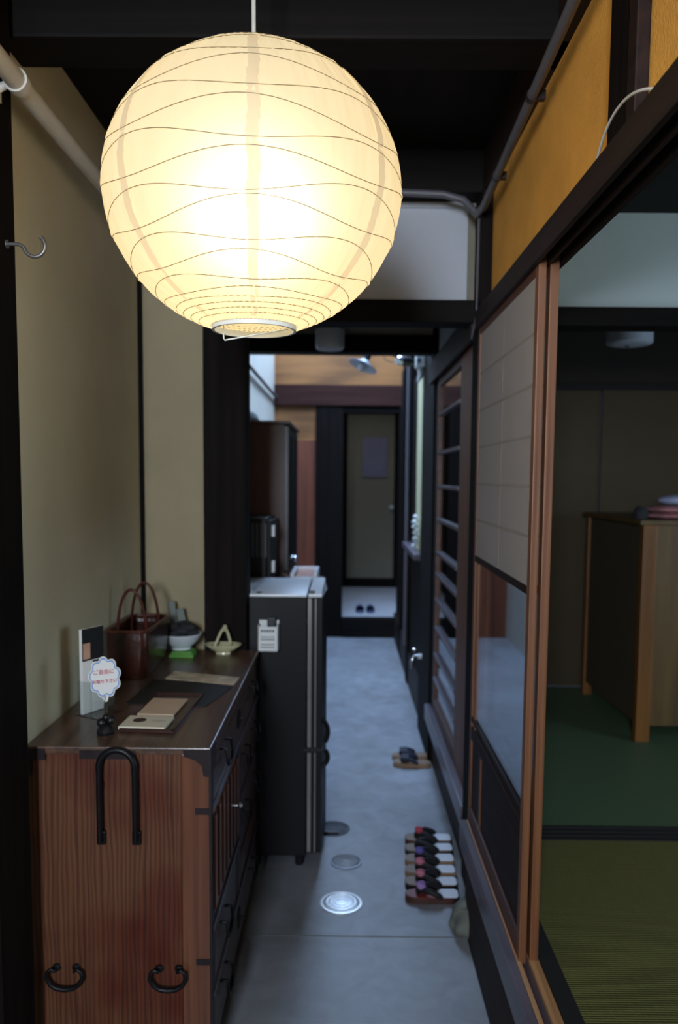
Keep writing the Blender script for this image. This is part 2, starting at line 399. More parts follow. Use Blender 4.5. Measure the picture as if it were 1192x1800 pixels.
struct('ceiling_rear', MB().box(-.68, .6, 3.02, 4.52, 2.46, 2.56), 'ceilwood', 'low dark ceiling between the two cross beams', 'ceiling')
struct('wall_upper_rear', MB().box(-.68, 1.6, 4.42, 4.52, 2.56, 4.5), 'whiteplaster', 'white wall over the second beam', 'wall')
# dark corner strip, posts and beams
struct('trim_1', MB().box(-.79, -.775, 3.082, 3.1, .9, 2.7), 'darkwood', 'thin dark strip in the plaster wall corner', 'batten')  # narrow dark upright strip in the inner corner
struct('trim_2', MB().box(-.54, -.375, 3.06, 3.19, 0, 2.7, .006), 'darkwood', 'broad dark corner post between plaster and kitchen', 'post')
struct('trim_3', MB().box(-.95, -.752, 1.68, 1.86, 0, 2.7, .006), 'darkwood', 'dark timber post at the left edge with the hook', 'post')
struct('trim_4', MB().box(-.79, .56, 1.88, 2.02, 2.56, 2.7, .008), 'darkwoodX', 'dark ceiling beam above the paper lantern', 'beam')
struct('trim_5', MB().box(-.79, .56, .6, .74, 2.56, 2.7, .008), 'darkwoodX', 'dark ceiling beam nearer than the lantern', 'beam')
struct('trim_6', MB().box(-.375, .47, 2.92, 3.04, 2.135, 2.215, .005), 'darkwoodX', 'dark crossbeam under the white hanging wall', 'beam')
struct('wall_hanging', MB().box(-.54, .436, 2.945, 3.03, 2.215, 2.56), 'whiteplaster', 'white plaster hanging wall above the first crossbeam', 'wall')
struct('trim_7', MB().box(.436, .47, 2.955, 3.03, 2.215, 2.56), 'enddoor', 'narrow dull olive strip right of the white hanging wall', 'wall strip')
struct('trim_8', MB().box(-.54, .47, 2.84, 3.03, 2.56, 2.7), 'darkwoodX', 'black beam over the white hanging wall', 'beam')
struct('trim_35', MB().box(-.54, .436, 2.934, 2.946, 2.538, 2.558), 'whiteplaster', 'thin white rail along the top of the hanging wall', 'rail')
struct('trim_9', MB().box(-.68, .5, 4.38, 4.5, 2.25, 2.345, .006), 'darkwoodX', 'second dark crossbeam before the bright kitchen', 'beam')
struct('wall_transom', MB().box(-.68, .5, 4.42, 4.5, 2.345, 2.46), 'kitchenplaster', 'low pale strip of wall over the second crossbeam', 'wall')
struct('trim_10', MB().box(-.13, -.015, 4.36, 4.42, 2.345, 2.46), 'darkwood', 'short dark strut over the second crossbeam', 'strut')
# ---- right side: ochre wall, lintel, sill, posts
struct('wall_right', MB().box(.50, .522, -2.6, 2.95, 2.148, 2.56), 'ochre', 'ochre earth plaster wall above the sliding doors', 'wall')
struct('trim_11', MB().box(.47, .57, -2.6, 3.02, 2.56, 2.7, .006), 'darkwoodY', 'black timber running along the top of the ochre wall', 'beam')
k = MB().box(.445, .522, -2.6, 2.80, 2.122, 2.148).box(.445, .4565, -2.6, 2.8, 2.088, 2.122).box(.480, .4865, -2.6, 2.8, 2.088, 2.122).box(.5125, .522, -2.6, 2.8, 2.088, 2.122)
struct('trim_12', k, 'darkwoodY', 'grooved dark lintel carrying the paper sliding doors', 'lintel')
struct('trim_13', MB().box(.478, .521, 1.425, 1.53, 2.148, 2.56, .004), 'darkwood', 'dark short post in the ochre wall', 'post')
struct('trim_14', MB().box(.476, .5, 1.385, 1.425, 2.148, 2.56, .003), 'darkwoodY', 'thin red-brown strip beside the ochre wall post', 'strip')
struct('trim_15', MB().box(.462, .575, 2.80, 2.945, .06, 2.56, .006), 'darkwood', 'dark post at the far end of the paper doors', 'post')
sl = MB().box(.43, .452, -1.5, 2.8, .25, FZ).box(.452, .515, -1.5, 2.8, .25, FZ - .012)
s1 = struct('trim_16', sl, 'sillwood', 'dark floor sill of the paper sliding doors', 'sill')
multi('track_strip', 'tracklight', s1, MB().box(.4535, .466, -1.5, 2.8, FZ - .012, FZ), MB().box(.487, .513, -1.5, 2.8, FZ - .012, FZ - .001))
struct('baseboard_right', MB().box(.437, .56, -1.5, 2.68, 0, .25), 'darkwoodY', 'dark board below the sliding door sill', 'fascia')
struct('trim_17', MB().box(.455, .60, 2.945, 4.32, .25, .335, .005), 'sillwood', 'dark sill of the slatted glass door', 'sill')
struct('baseboard_rear', MB().box(.50, .60, 2.945, 7.78, 0, .25), 'darkwoodY', 'dark kickboard under the slatted glass door', 'fascia')
k = MB().box(.455, .60, 2.945, 4.40, 2.12, 2.19).box(.455, .47, 2.945, 4.4, 2.08, 2.12).box(.55, .60, 2.945, 4.4, 2.08, 2.12)
struct('trim_18', k, 'darkwoodY', 'dark lintel over the slatted glass door', 'lintel')
struct('wall_right_rear', MB().box(.50, .6, 2.945, 4.42, 2.19, 2.46), 'whiteplaster', 'small pale plaster wall above the slatted door lintel', 'wall')
struct('trim_19', MB().box(.478, .62, 4.32, 4.95, 0, 2.5, .006), 'darkwood', 'broad dark post past the slatted glass door', 'post')
# atrium right side
struct('wall_atrium', MB().box(.51, .66, 4.95, 5.99, 0, 1.06).box(.51, .66, 5.52, 5.99, 1.06, 2.3).box(.56, .66, 5.99, 7.8, 0, 1.06).box(.56, .66, 4.95, 7.8, 2.3, 4.5).box(.56, .66, 5.95, 7.8, 1.06, 2.3), 'darkwood', 'dark boarded wall on the right of the kitchen', 'wall')
struct('wall_niche', MB().box(.50, .56, 4.95, 5.52, 1.10, 2.22), 'cream', 'pale cream plaster strip beside the dark post', 'wall')
struct('trim_20', MB().box(.44, .56, 4.955, 5.96, 1.06, 1.10, .004), 'sillwood', 'dark glossy ledge below the cream strip', 'ledge')
struct('trim_21', MB().box(.49, .56, 6.0, 6.16, 0, 2.5, .004), 'darkwood', 'slim dark post on the right of the passage', 'post')
struct('trim_22', MB().box(.50, .56, 6.9, 7.1, 0, 2.5, .004), 'darkwood', 'farthest dark post on the right of the passage', 'post')
# atrium top
struct('wall_skylight', MB().box(-1.0, 1.6, 7.8, 7.9, 2.85, 4.5), 'whiteplaster', 'white wall high over the far boards', 'wall')
struct('ceiling_kitchen', MB().box(-.68, 1.6, 4.5, 7.8, 4.4, 4.5), 'whiteplaster', 'pale ceiling around the skylight', 'ceiling')
# end wall
struct('wall_end', MB().box(-.68, .6, 7.8, 7.9, 2.46, 2.85), 'tanwood', 'pale tan board wall above the far doorway', 'wall')
struct('trim_23', MB().box(-.68, .56, 7.74, 7.86, 2.26, 2.46, .008), 'redbeam', 'red-brown beam over the far doorway', 'beam')
struct('trim_24', MB().box(-.68, -.28, 7.8, 7.88, 1.93, 2.26), 'tanwood', 'pale wood panel beside the far doorway', 'panel')
struct('trim_25', MB().box(-.68, -.28, 7.8, 7.88, 0, 1.93), 'rustwood', 'rust brown board right of the tall cabinet', 'panel')
struct('trim_26', MB().box(-.28, -.01, 7.76, 7.9, 0, 2.26, .004), 'darkwood', 'wide black door jamb at the end of the passage', 'jamb')
struct('trim_27', MB().box(.53, .62, 7.74, 7.9, 0, 2.26, .004), 'darkwood', 'black right jamb of the far doorway', 'jamb')
struct('trim_28', MB().box(-.01, .53, 7.78, 7.9, 2.2, 2.26), 'darkwoodX', 'thin black head of the far doorway', 'lintel')
struct('trim_29', MB().box(-.01, .53, 7.74, 7.86, 0, .19, .006), 'darkwoodX', 'dark step riser at the end of the passage', 'step')
struct('floor_rear', MB().box(-.2, .8, 7.86, 10.0, .05, .188), 'platform', 'pale grey raised floor behind the dark step', 'floor')
struct('wall_hall_left', MB().box(-.3, -.2, 7.9, 10.1, 0, 2.6), 'darkwood', 'dark side wall beyond the far doorway', 'wall')
struct('wall_hall_right', MB().box(.8, .9, 7.9, 10.1, 0, 2.6), 'darkwood', 'dark right wall beyond the far doorway', 'wall')
struct('ceiling_hall', MB().box(-.3, .9, 7.9, 10.1, 2.5, 2.6), 'ceilwood', 'dark ceiling beyond the far doorway', 'ceiling')
d = thing('door_1', (.33, 10.05, .188), 'grey-olive flush door at the far end of the house', 'door', kind='structure')
MB().box(-.2, .8, 10.04, 10.12, 2.36, 2.5).box(-.2, .04, 10.04, 10.12, .188, 2.36).box(.63, .8, 10.04, 10.12, .188, 2.36).box(.04, .63, 10.04, 10.12, .188, .3).build('door_frame', 'darkwood', d)
MB().box(.04, .63, 10.06, 10.1, .3, 2.36).build('door_panel', 'enddoor', d)
MB().ball((.60, 10.02, 1.2), .028).tube([(.60, 10.02, 1.2), (.60, 10.06, 1.2)], .012).build('door_handle', 'white', d, True)
# ---- tatami rooms
struct('floor_tatami', MB().box(.56, 3.6, -1.5, 2.64, .28, FZ), 'tatami', 'straw coloured tatami beside the sliding doors', 'tatami floor')
struct('floor_tatami_rear', MB().box(.60, 3.6, 2.75, 4.67, .28, FZ), 'tatami_green', 'green tatami in the back room', 'tatami floor')
struct('trim_30', MB().box(.515, .56, -1.5, 2.64, .28, FZ + .001), 'heri', 'black cloth border of the near tatami', 'tatami border')
t_ = MB().box(.56, 3.6, 2.64, 2.75, .27, FZ - .006)
for y in (2.64, 2.672, 2.704, 2.737): t_.box(.56, 3.6, y, y + .013, FZ - .006, FZ + .004)
struct('trim_31', t_, 'heri', 'black grooved threshold between the tatami rooms', 'threshold')
struct('wall_tatami', MB().box(.524, 3.6, 2.72, 2.8, 2.145, 2.455), 'coolplaster', 'pale grey-blue plaster band above the tatami opening', 'wall')
struct('trim_32', MB().box(.524, 3.6, 2.69, 2.8, 2.085, 2.145), 'darkwoodX', 'dark lintel under the pale plaster band', 'lintel')
struct('ceiling_tatami', MB().box(.523, 3.7, -2.6, 4.75, 2.455, 2.56), 'ceilwood', 'dark ceiling of the tatami rooms', 'ceiling')
fw = MB().box(.60, 1.488, 4.69, 4.72, FZ, 2.09).box(1.494, 2.4, 4.67, 4.70, FZ, 2.09).box(2.4, 3.6, 4.69, 4.72, FZ, 2.09)
struct('door_2', fw, 'fusuma', 'olive brown sliding panels at the back of the tatami room', 'sliding door')
struct('trim_33', MB().box(.60, 3.6, 4.66, 4.74, 2.09, 2.13), 'heri', 'thin black rail above the olive panels', 'rail')
struct('wall_tatami_rear', MB().box(.60, 3.6, 4.69, 4.75, 2.13, 2.455), 'fusumared', 'dark brown transom board in the tatami room', 'wall')
struct('wall_side_rear', MB().box(.62, .66, 2.95, 4.69, 2.1, 2.455), 'fusumared', 'dark wall over the inner doorway', 'wall')
struct('wall_tatami_right', MB().box(3.6, 3.7, -2.6, 4.75, .25, .8).box(3.6, 3.7, -2.6, 4.75, 2.3, 2.46).box(3.6, 3.7, 2.6, 4.75, .8, 2.3).box(3.6, 3.7, -2.6, .6, .8, 2.3), 'plaster', 'garden side wall of the tatami room', 'wall')

# ---- paper sliding doors (two, stacked)
def shoji(name, x0, x1, y0, y1, label, papers):
    r = thing(name, ((x0 + x1) / 2, y0, FZ - .005), label, 'sliding door', kind='structure')
    zb, zt = FZ - .008, 2.118
    xm = (x0 + x1) / 2
    MB().box(x0, x1, y0, y0 + .032, zb, zt, .002).build('stile', 'stile', r)
    MB().box(x0, x1, y1 - .032, y1, zb, zt, .002).build('stile', 'stile', r)
    MB().box(x0, x1, y0 + .032, y1 - .032, zt - .05, zt - .012, .001).build('top_rail', 'stileY', r)
    MB().box(x0, x1, y0 + .032, y1 - .032, zb + .005, zb + .07, .001).build('bottom_rail', 'stileY', r)
    MB().box(x0, x1, y0 + .032, y1 - .032, .655, .70, .001).box(x0, x0 + .008, y0 + .032, y1 - .032, .72, .735).build('middle_rail', 'darkwoodY', r)
    MB().box(xm - .003, xm + .003, y0 + .032, y1 - .032, .40, .66).build('lower_panel', 'darkwoodY', r)
    MB().box(x0 + .004, x1 - .004, y1 - .22, y1 - .19, .40, .66).build('batten', 'stile', r)
    MB().box(xm - .002, xm + .002, y0 + .032, y1 - .032, .70, 1.305).build('pane', 'glass', r)
    MB().box(x0 + .004, x1 - .004, y1 - .075, y1 - .05, .70, 1.305).build('inner_stile', 'stile', r)
    MB().box(x0, x1, y0 + .032, y1 - .032, 1.29, 1.31).build('upper_rail', 'darkwoodY', r)
    k = MB()
    n = 6
    for i in range(1, n):
        z = 1.31 + (zt - .06 - 1.31) * i / n
        k.box(x0 + .0031, x1 - .006, y0 + .032, y1 - .032, z - .004, z + .004)
    ym = y0 + (y1 - y0) * .5
    k.box(x0 + .0031, x1 - .006, ym - .004, ym + .004, 1.31, zt - .06)
    k.build('lattice', 'paperedge', r)
    MB().box(x0 + .0035, x0 + .005, y0 + .03, y1 - .03, 1.305, zt - .05).build('paper', 'shoji', r)
    return r
shoji('door_3', .4595, .4785, 1.95, 2.80, 'nearer of two stacked paper sliding doors with lower glass pane', True)
shoji('door_4', .4885, .5105, 1.955, 2.79, 'rear of two stacked paper sliding doors in the tatami-side groove', True)

# ---- slatted glass door beyond
d = thing('door_5', (.50, 3.75, .335), 'brown glazed sliding door with many thin crosspieces', 'sliding door', kind='structure')
x0, x1 = .488, .516
MB().box(x0, x1, 3.05, 3.40, .335, 2.10, .003).build('stile', 'stile', d)
MB().box(x0, x1, 4.17, 4.22, .335, 2.10, .003).build('stile', 'stileY', d)
MB().box(x0, x1, 4.22, 4.31, .335, 2.10, .003).build('edge_board', 'darkwood', d)
MB().box(x0, x1, 3.40, 4.17, 2.05, 2.10).build('top_rail', 'stileY', d)
MB().box(x0, x1, 3.40, 4.17, .336, .40).build('bottom_rail', 'stileY', d)
MB().box(x0 + .012, x0 + .016, 3.40, 4.17, .40, 2.05).build('pane', 'glass', d)
for z in (1.905, 1.709, 1.535, 1.362, 1.19, 1.076, .942, .793, .652, .52):
    MB().box(x0 - .004, x0 + .012, 3.40, 4.17, z - .010, z + .006, .001).build('glazing_bar', 'sillwood', d)  # paler grey of the bars stands in for sky highlights


# ================================================================== LANTERN
LC = Vector((-.178, 1.585, 2.117)); LR = .283; LH = .2590
lan = thing('paper_lantern', LC, 'large round white paper lantern glowing warm, hanging from a white cord', 'pendant lamp')
NT = 224
zs = [.289, .262, .232, .196, .150, .105, .060, .014, -.030, -.078, -.118, -.165, -.198, -.226, -.245, -.257, -.266, -.274, -.281, -.289]
zs = [z * .247 / .289 for z in zs]
amps = [0, .003, .007, .010, .012, .0125, .013, .013, .013, .013, .012, .011, .008, .005, .002, .001, 0, 0, 0, 0]
def ribz(k, th):
    ph = math.radians(-90 + 4)
    s_ = 1 if k % 2 == 0 else -1
    return zs[k] + s_ * amps[k] * math.cos(4 * (th - ph)) + amps[k] * .35 * math.sin(th * 2 + k)
def lpt(z, th, off=0.0):
    r = LR * math.sqrt(max(1e-6, 1 - (z / LH) ** 2)) + off
    return Vector((r * math.cos(th), r * math.sin(th), z)) + LC
SUB = 4
bm = bmesh.new(); rows = []
for k in range(len(zs) - 1):
    for j in range(SUB if k < len(zs) - 2 else SUB + 1):
        t = j / SUB; row = []
        for i in range(NT):
            th = 2 * math.pi * i / NT
            a, b2 = lpt(ribz(k, th), th), lpt(ribz(k + 1, th), th)
            p = a.lerp(b2, t)
            cr = .0012 * math.sin(th * 31 + k * 2.1) * math.sin(math.pi * t) + .0008 * math.sin(th * 77 + k * 5)
            d = (p - LC); p = LC + d * (1 + (cr / LR) + .002 * math.sin(math.pi * t))
            row.append(bm.verts.new(p))
        rows.append(row)
for A, B in zip(rows, rows[1:]):
    for i in range(NT):
        bm.faces.new((A[i], A[(i + 1) % NT], B[(i + 1) % NT], B[i]))
mb = MB(); mb.bm.free(); mb.bm = bm
mb.build('paper_shade', 'washi', lan, True)
mb = MB()
for k in range(1, len(zs) - 1):
    mb.tube([lpt(ribz(k, 2 * math.pi * i / 112), 2 * math.pi * i / 112, .0006) for i in range(112)], .00065, 5, closed=True)
mb.build('rib_wire', 'ribwire', lan)
mb = MB()
for q in range(7):
    c0 = math.radians(-90 + 6 + q * 360 / 7)
    L_, Rr = [], []
    for i in range(70):
        z = .244 - .488 * i / 69
        for lst, sd in ((L_, -1), (Rr, 1)):
            rad = LR * math.sqrt(1 - (z / LH) ** 2)
            wv = .0105 + .0007 * math.sin(i * 1.7 + q) + .0006 * math.sin(i * 4.1)
            th = c0 + sd * wv * (.35 + .65 * rad / LR) / rad + .006 * math.sin(i * .5 + q)
            lst.append(mb.bm.verts.new(lpt(z, th, .0010)))
    for i in range(69): mb.bm.faces.new((L_[i], Rr[i], Rr[i + 1], L_[i + 1]))
mb.build('paper_overlap', 'washiseam', lan, True)
zb = LC.z - .247
mb = MB().lathe([(.077, -.004), (.082, -.004), (.082, .008), (.077, .008), (.077, -.004)], (LC.x, LC.y, zb - .004), 48)
mb.build('bottom_ring', 'white', lan, True)
MB().lathe([(.074, -.004), (.083, -.004), (.083, .006), (.074, .006), (.074, -.004)], (LC.x, LC.y, LC.z + .247), 48).build('top_ring', 'white', lan, True)
MB().tube([(LC.x + .065, LC.y, zb + .004), (LC.x + .066, LC.y, zb - .004), (LC.x - .058, LC.y, zb - .026), (LC.x - .060, LC.y, zb - .022), (LC.x - .060, LC.y, zb + .004)], .0014, 8).build('wire_handle', 'white', lan)
mb = MB().tube([(LC.x - .075, LC.y, LC.z + .247), (LC.x + .075, LC.y, LC.z + .247)], .002, 8).tube([(LC.x, LC.y, LC.z + .247), (LC.x, LC.y, LC.z + .06)], .012, 12)
mb.build('lamp_holder', 'white', lan, True)
MB().ball((LC.x, LC.y, LC.z - .03), .06, sz=1.1).build('bulb', 'bulb', lan, True)
MB().tube([(LC.x, LC.y, LC.z + .247), (LC.x - .001, LC.y, 2.62), (LC.x - .002, LC.y, 2.70)], .0042, 10).build('cord', 'whitepaint', lan, True)

# ================================================================== PIPES, HOOK, CABLES
pl = thing('water_pipe', (-.71, 1.9, 2.42), 'off-white water pipe along the upper left plaster wall', 'pipe')
MB().tube([(-.71, .8, 2.42), (-.71, 3.06, 2.42)], .0215, 20).build('pipe_tube', 'whitepaint', pl, True)
MB().tube([(-.71, 1.775, 2.42), (-.71, 1.80, 2.42)], .026, 20).tube([(-.735, 1.79, 2.415), (-.755, 1.79, 2.405)], .009, 10).box(-.756, -.75, 1.776, 1.80, 2.38, 2.425).build('clamp', 'whitepaint', pl, True)
hk = thing('wall_hook', (-.75, 1.81, 2.085), 'bare steel hook screwed into the dark left post', 'hook')
pts = [(-.756, 1.81, 2.087), (-.735, 1.81, 2.087), (-.722, 1.81, 2.086), (-.713, 1.81, 2.080)] + [(p[0], p[1], p[2]) for p in arc((-.690, 1.81, 2.0835), .0235, 200, 415, 18)]
MB().tube(pts, .0042, 10).build('hook_wire', 'silver', hk, True)
MB().lathe([(.001, 0), (.009, 0), (.009, .003), (.001, .003)], (-.752, 1.81, 2.087), 16, 'X').build('screw_plate', 'silver', hk)
cp = thing('ceiling_conduit', (.455, 1.6, 2.5), 'grey conduit pipe along the top of the ochre wall', 'pipe')
CX = lambda y: .44 + (y - 1.64) * .009
CZ = lambda y: 2.508 - (y - 1.64) * .04
mb = MB().tube([(CX(.74), .74, CZ(.74)), (CX(2.7), 2.70, CZ(2.7)), (.444, 2.79, 2.470), (.40, 2.815, 2.525), (.33, 2.82, 2.545), (.0, 2.82, 2.556), (-.53, 2.82, 2.55)], .0125, 12)
mb.build('pipe_tube', 'greypipe', cp, True)
for y in (1.28, 1.99, 2.45):
    MB().tube([(CX(y), y, CZ(y)), (CX(y), y + .02, CZ(y))], .0150, 12).box(.452, .474, y, y + .02, CZ(y) - .01, CZ(y) + .01).build('saddle_clip', 'ironplate', cp, True)
CABLE = [(.452, 1.50, 2.150), (.443, 1.46, 2.158), (.441, 1.427, 2.170), (.441, 1.38, 2.179), (.441, 1.335, 2.181), (.444, 1.27, 2.172), (.46, 1.23, 2.152)]
CABLE = bez(CABLE[0], (.440, 1.43, 2.168), (.440, 1.40, 2.184), (.441, 1.335, 2.181), 14) + bez((.441, 1.335, 2.181), (.442, 1.30, 2.179), (.445, 1.26, 2.170), CABLE[-1], 8)[1:]
tag(MB().tube(CABLE, .0024, 8).build('electric_cable', 'whitepaint', smooth=True), 'thin white cable looping over the lintel below the ochre wall post', 'cable')
tag(MB().tube([(.452, 2.81, 2.22), (.452, 2.815, 2.15), (.448, 2.835, 2.10), (.446, 2.87, 2.07)], .0035, 8).tube([(.452, 2.81, 2.22), (.452, 2.805, 2.50)], .0042, 8).build('door_cable', 'greypipe', smooth=True), 'grey cable running down the dark far post beside the white wall', 'cable')

# ================================================================== DRESSER
DX0, DX1, DY0, DY1, DT = -.788, -.326, 1.93, 3.05, .905
dr = thing('chest_of_drawers', ((DX0 + DX1) / 2, (DY0 + DY1) / 2, 0), 'reddish wooden chest of drawers with black iron fittings at the left', 'chest of drawers')
MB().box(DX0 + .004, DX1 - .075, DY0 + .003, DY0 + .025, .03, DT - .018, .001).build('side_panel', 'dresser', dr)
MB().box(DX1 - .0745, DX1 - .004, DY0, DY0 + .027, .03, DT - .018, .002).build('corner_stile', 'dresserY', dr)
MB().box(DX0 + .004, DX0 + .02, DY0 + .025, DY1, .03, DT - .018).box(DX0 + .02, DX1 - .03, DY1 - .02, DY1, .03, DT - .018).box(DX0 + .02, DX1 - .03, DY0 + .03, DY1 - .02, .03, .05).build('carcass', 'dresserY', dr)
MB().box(DX0, DX1, DY0 - .004, DY1, DT - .018, DT, .003).build('chest_top', 'dressertop', dr)
MB().box(DX0 + .01, DX1 - .03, DY0 + .02, DY1 - .02, 0, .03).build('plinth', 'darkwoodY', dr)
def bail(mb, yc, z, w, x):
    """drop pull on the front face"""
    mb.tube([(x, yc - w / 2, z), (x + .018, yc - w / 2, z), (x + .022, yc - w / 2 - .004, z - .03)] + [(x + .022, yc + (w / 2) * math.sin(math.radians(a)), z - .035 - .018 * math.cos(math.radians(a))) for a in (-60, -30, 0, 30, 60)] + [(x + .022, yc + w / 2 + .004, z - .03), (x + .018, yc + w / 2, z), (x, yc + w / 2, z)], .0045, 8)
def front(name, y0, y1, z0, z1, mat, pulls, lock=None):
    o = MB().box(DX1 - .024, DX1 - .006, y0 + .003, y1 - .003, z0 + .003, z1 - .003, .002).build(name, mat, dr)
    for yc in pulls:
        h = MB(); bail(h, yc, (z0 + z1) / 2 + .03, .085, DX1 - .006)
        h.build('handle', 'iron', o, True)
    if lock:
        MB().lathe([(.001, 0), (.034, 0), (.034, .003), (.028, .006), (.001, .006)], (DX1 - .006, lock, (z0 + z1) / 2), 24, 'X').tube([(DX1 - .0, lock, (z0 + z1) / 2), (DX1 + .012, lock, (z0 + z1) / 2)], .006, 10).build('lock_plate', 'ironplate', o, True)
    multi('iron_strap', 'ironplate', o, MB().box(DX1 - .006, DX1 - .0045, y0 + .003, y0 + .045, z0 + .003, z1 - .003), MB().box(DX1 - .006, DX1 - .0045, y1 - .045, y1 - .003, z0 + .003, z1 - .003))
    return o
front('drawer', DY0 + .02, DY1 - .02, .735, .878, 'darkfront', (2.16, 2.80), 2.49)
front('drawer', 2.49, DY1 - .02, .54, .72, 'darkfront', (2.62, 2.88))
front('drawer', 2.49, DY1 - .02, .345, .53, 'darkfront', (2.62, 2.88))
dd = front('cabinet_door', DY0 + .03, 2.47, .42, .72, 'dresserY', ())
mb = MB()
for y in (1.99, 2.06, 2.13, 2.20, 2.27, 2.34, 2.41): mb.box(DX1 - .006, DX1 + .001, y, y + .03, .45, .70)
mb.build('door_slat', 'dresserY', dd)
MB().tube([(DX1 - .006, 2.30, .60), (DX1 + .022, 2.30, .60)], [.004, .004], 8).ball((DX1 + .024, 2.30, .60), .008, sub=2).build('knob', 'chrome', dd, True)
front('drawer', DY0 + .03, 2.47, .235, .40, 'darkfront', (2.15,))
front('drawer', DY0 + .02, DY1 - .02, .055, .225, 'darkfront', (2.16, 2.80), 2.49)
front('drawer', 2.49, DY1 - .02, .24, .335, 'dresserY', ())
multi('front_rail', 'sillwood', dr, MB().box(DX1 - .024, DX1 + .0, DY0 + .027, DY1 - .02, .722, .735), MB().box(DX1 - .024, DX1 - .0, DY0 + .027, DY1 - .02, .226, .236), MB().box(DX1 - .024, DX1, DY0 + .027, 2.47, .402, .418), MB().box(DX1 - .024, DX1 - .002, 2.472, 2.488, .236, .722))  # lilac-grey colour imitates the bluish sheen along the rails
# iron corner plates on side panel
mb = MB().box(DX0 + .0, DX0 + .05, DY0 - .0055, DY0 - .0040, DT - .034, DT - .006).box(DX0, DX0 + .012, DY0 - .004, DY0 + .003, DT - .075, DT - .03)
mb.build('corner_plate', 'ironplate', dr)
mb = MB().prism([(DX1 + .001, DT - .004), (DX1 - .068, DT - .004), (DX1 - .066, DT - .022), (DX1 - .04, DT - .030), (DX1 - .022, DT - .045), (DX1 - .018, DT - .072), (DX1 + .001, DT - .074)], .0025, 'Y', DY0 - .0065)
mb.build('corner_plate', 'ironplate', dr)
mb = MB().box(DX1 - .0005, DX1 + .001, DY0 - .004, DY0 + .07, DT - .07, DT - .004)
mb.build('corner_plate', 'ironplate', dr)
MB().box(DX0 + .135, DX0 + .275, DY0 - .006, DY0 - .004, DT - .030, DT - .008).build('back_plate', 'ironplate', dr)
for z in (.742, .345, .10):
    MB().box(DX1 - .04, DX1 - .004, DY0 - .003, DY0 - .0002, z - .009, z + .007).build('strap_plate', 'ironplate', dr)
MB().box(DX1 - .006, DX1 + .0, DY0 - .001, DY0 + .004, .03, DT - .075).build('edge_iron', 'ironplate', dr)
# U-shaped carrying bar
mb = MB(); yb = DY0 - .016
mb.tube([(-.602, yb, .665), (-.602, yb, .84)] + [(p[0], yb, p[2]) for p in arc((-.5575, yb, .858), .0445, 175, 5, 14)] + [(-.513, yb, .84), (-.513, yb, .665)], [.0075] * 2 + [.0085] * 15 + [.0075] * 2, 10)
u = mb.build('carrying_bar', 'iron', dr, True)
for x in (-.602, -.513):
    MB().box(x - .011, x + .011, DY0 - .010, DY0 + .003, .655, .69, .003).build('bar_bracket', 'iron', dr)
    MB().box(x - .008, x + .008, DY0 - .010, DY0 + .003, .80, .815, .003).build('bar_bracket', 'iron', dr)
for xc in (-.699, -.436):
    mb = MB(); w = .037; y = DY0 - .018; z = .325
    mb.tube([(xc - w + .012, DY0 + .003, z), (xc - w + .012, y, z), (xc - w + .004, y, z + .006), (xc - w - .006, y, z - .002), (xc - w - .009, y, z - .018), (xc - w + .002, y, z - .036), (xc - w + .016, y, z - .045), (xc, y, z - .048), (xc + w - .016, y, z - .045), (xc + w - .002, y, z - .036), (xc + w + .009, y, z - .018), (xc + w + .006, y, z - .002), (xc + w - .004, y, z + .006), (xc + w - .012, y, z), (xc + w - .012, DY0 + .003, z)],
            [.004, .004, .0045, .005, .0055, .006, .0065, .007, .0065, .006, .0055, .005, .0045, .004, .004], 10)
    mb.lathe([(.001, -.003), (.011, -.003), (.009, -.007), (.001, -.009)], (xc - w + .012, DY0 + .003, z), 14, 'Y').lathe([(.001, -.003), (.011, -.003), (.009, -.007), (.001, -.009)], (xc + w - .012, DY0 + .003, z), 14, 'Y')
    mb.build('side_handle', 'iron', dr, True)

# ================================================================== ON THE DRESSER
# --- bamboo handbag
bg = thing('bamboo_handbag', (-.715, 2.75, DT), 'brown glossy bamboo basket bag standing on the chest', 'handbag')
bx0, bx1, by0, by1, bh = -.775, -.652, 2.575, 2.885, .160
def ringpts(x0, x1, y0, y1, z, rr, n=6, sag=0):
    P_ = []
    for cx, cy, a0 in ((x1 - rr, y1 - rr, 0), (x0 + rr, y1 - rr, 90), (x0 + rr, y0 + rr, 180), (x1 - rr, y0 + rr, 270)):
        for i in range(n + 1):
            a = math.radians(a0 + 90 * i / n); P_.append(Vector((cx + rr * math.cos(a), cy + rr * math.sin(a), z)))
    return P_
bm = bmesh.new(); rings = []
ncol = 28
for j in range(13):
    t = j / 12; e = .012 * math.sin(t * 2.2); zz = DT + .003 + bh * t
    pts = ringpts(bx0 - e * .2, bx1 + e, by0 - e, by1 + e, zz, .028)
    ring = []
    for i, p in enumerate(pts):
        p = p + Vector((0, 0, -.022 * t * math.exp(-((p.y - 2.75) / .09) ** 2)))
        ring.append(bm.verts.new(p))
    rings.append(ring)
for j in range(11, 2, -1):      # inner wall
    ring = []
    for v in rings[j]:
        c = Vector((-.715, 2.745, v.co.z)); ring.append(bm.verts.new(c + (v.co - c) * .93))
    rings.append(ring)
for A, B in zip(rings, rings[1:]):
    n = len(A)
    for i in range(n): bm.faces.new((A[i], A[(i + 1) % n], B[(i + 1) % n], B[i]))
bm.faces.new(rings[0][::-1]); bm.faces.new(rings[-1])
mb = MB(); mb.bm.free(); mb.bm = bm; mb.build('bag_body', 'bambag', bg, True)
mb = MB(); top = ringpts(bx0 - .002, bx1 + .010, by0 - .010, by1 + .010, DT + bh + .003, .03)
mb.tube([p + Vector((0, 0, -.022 * math.exp(-((p.y - 2.75) / .09) ** 2))) for p in top], .006, 8, closed=True); mb.build('rim', 'cord_red', bg, True)
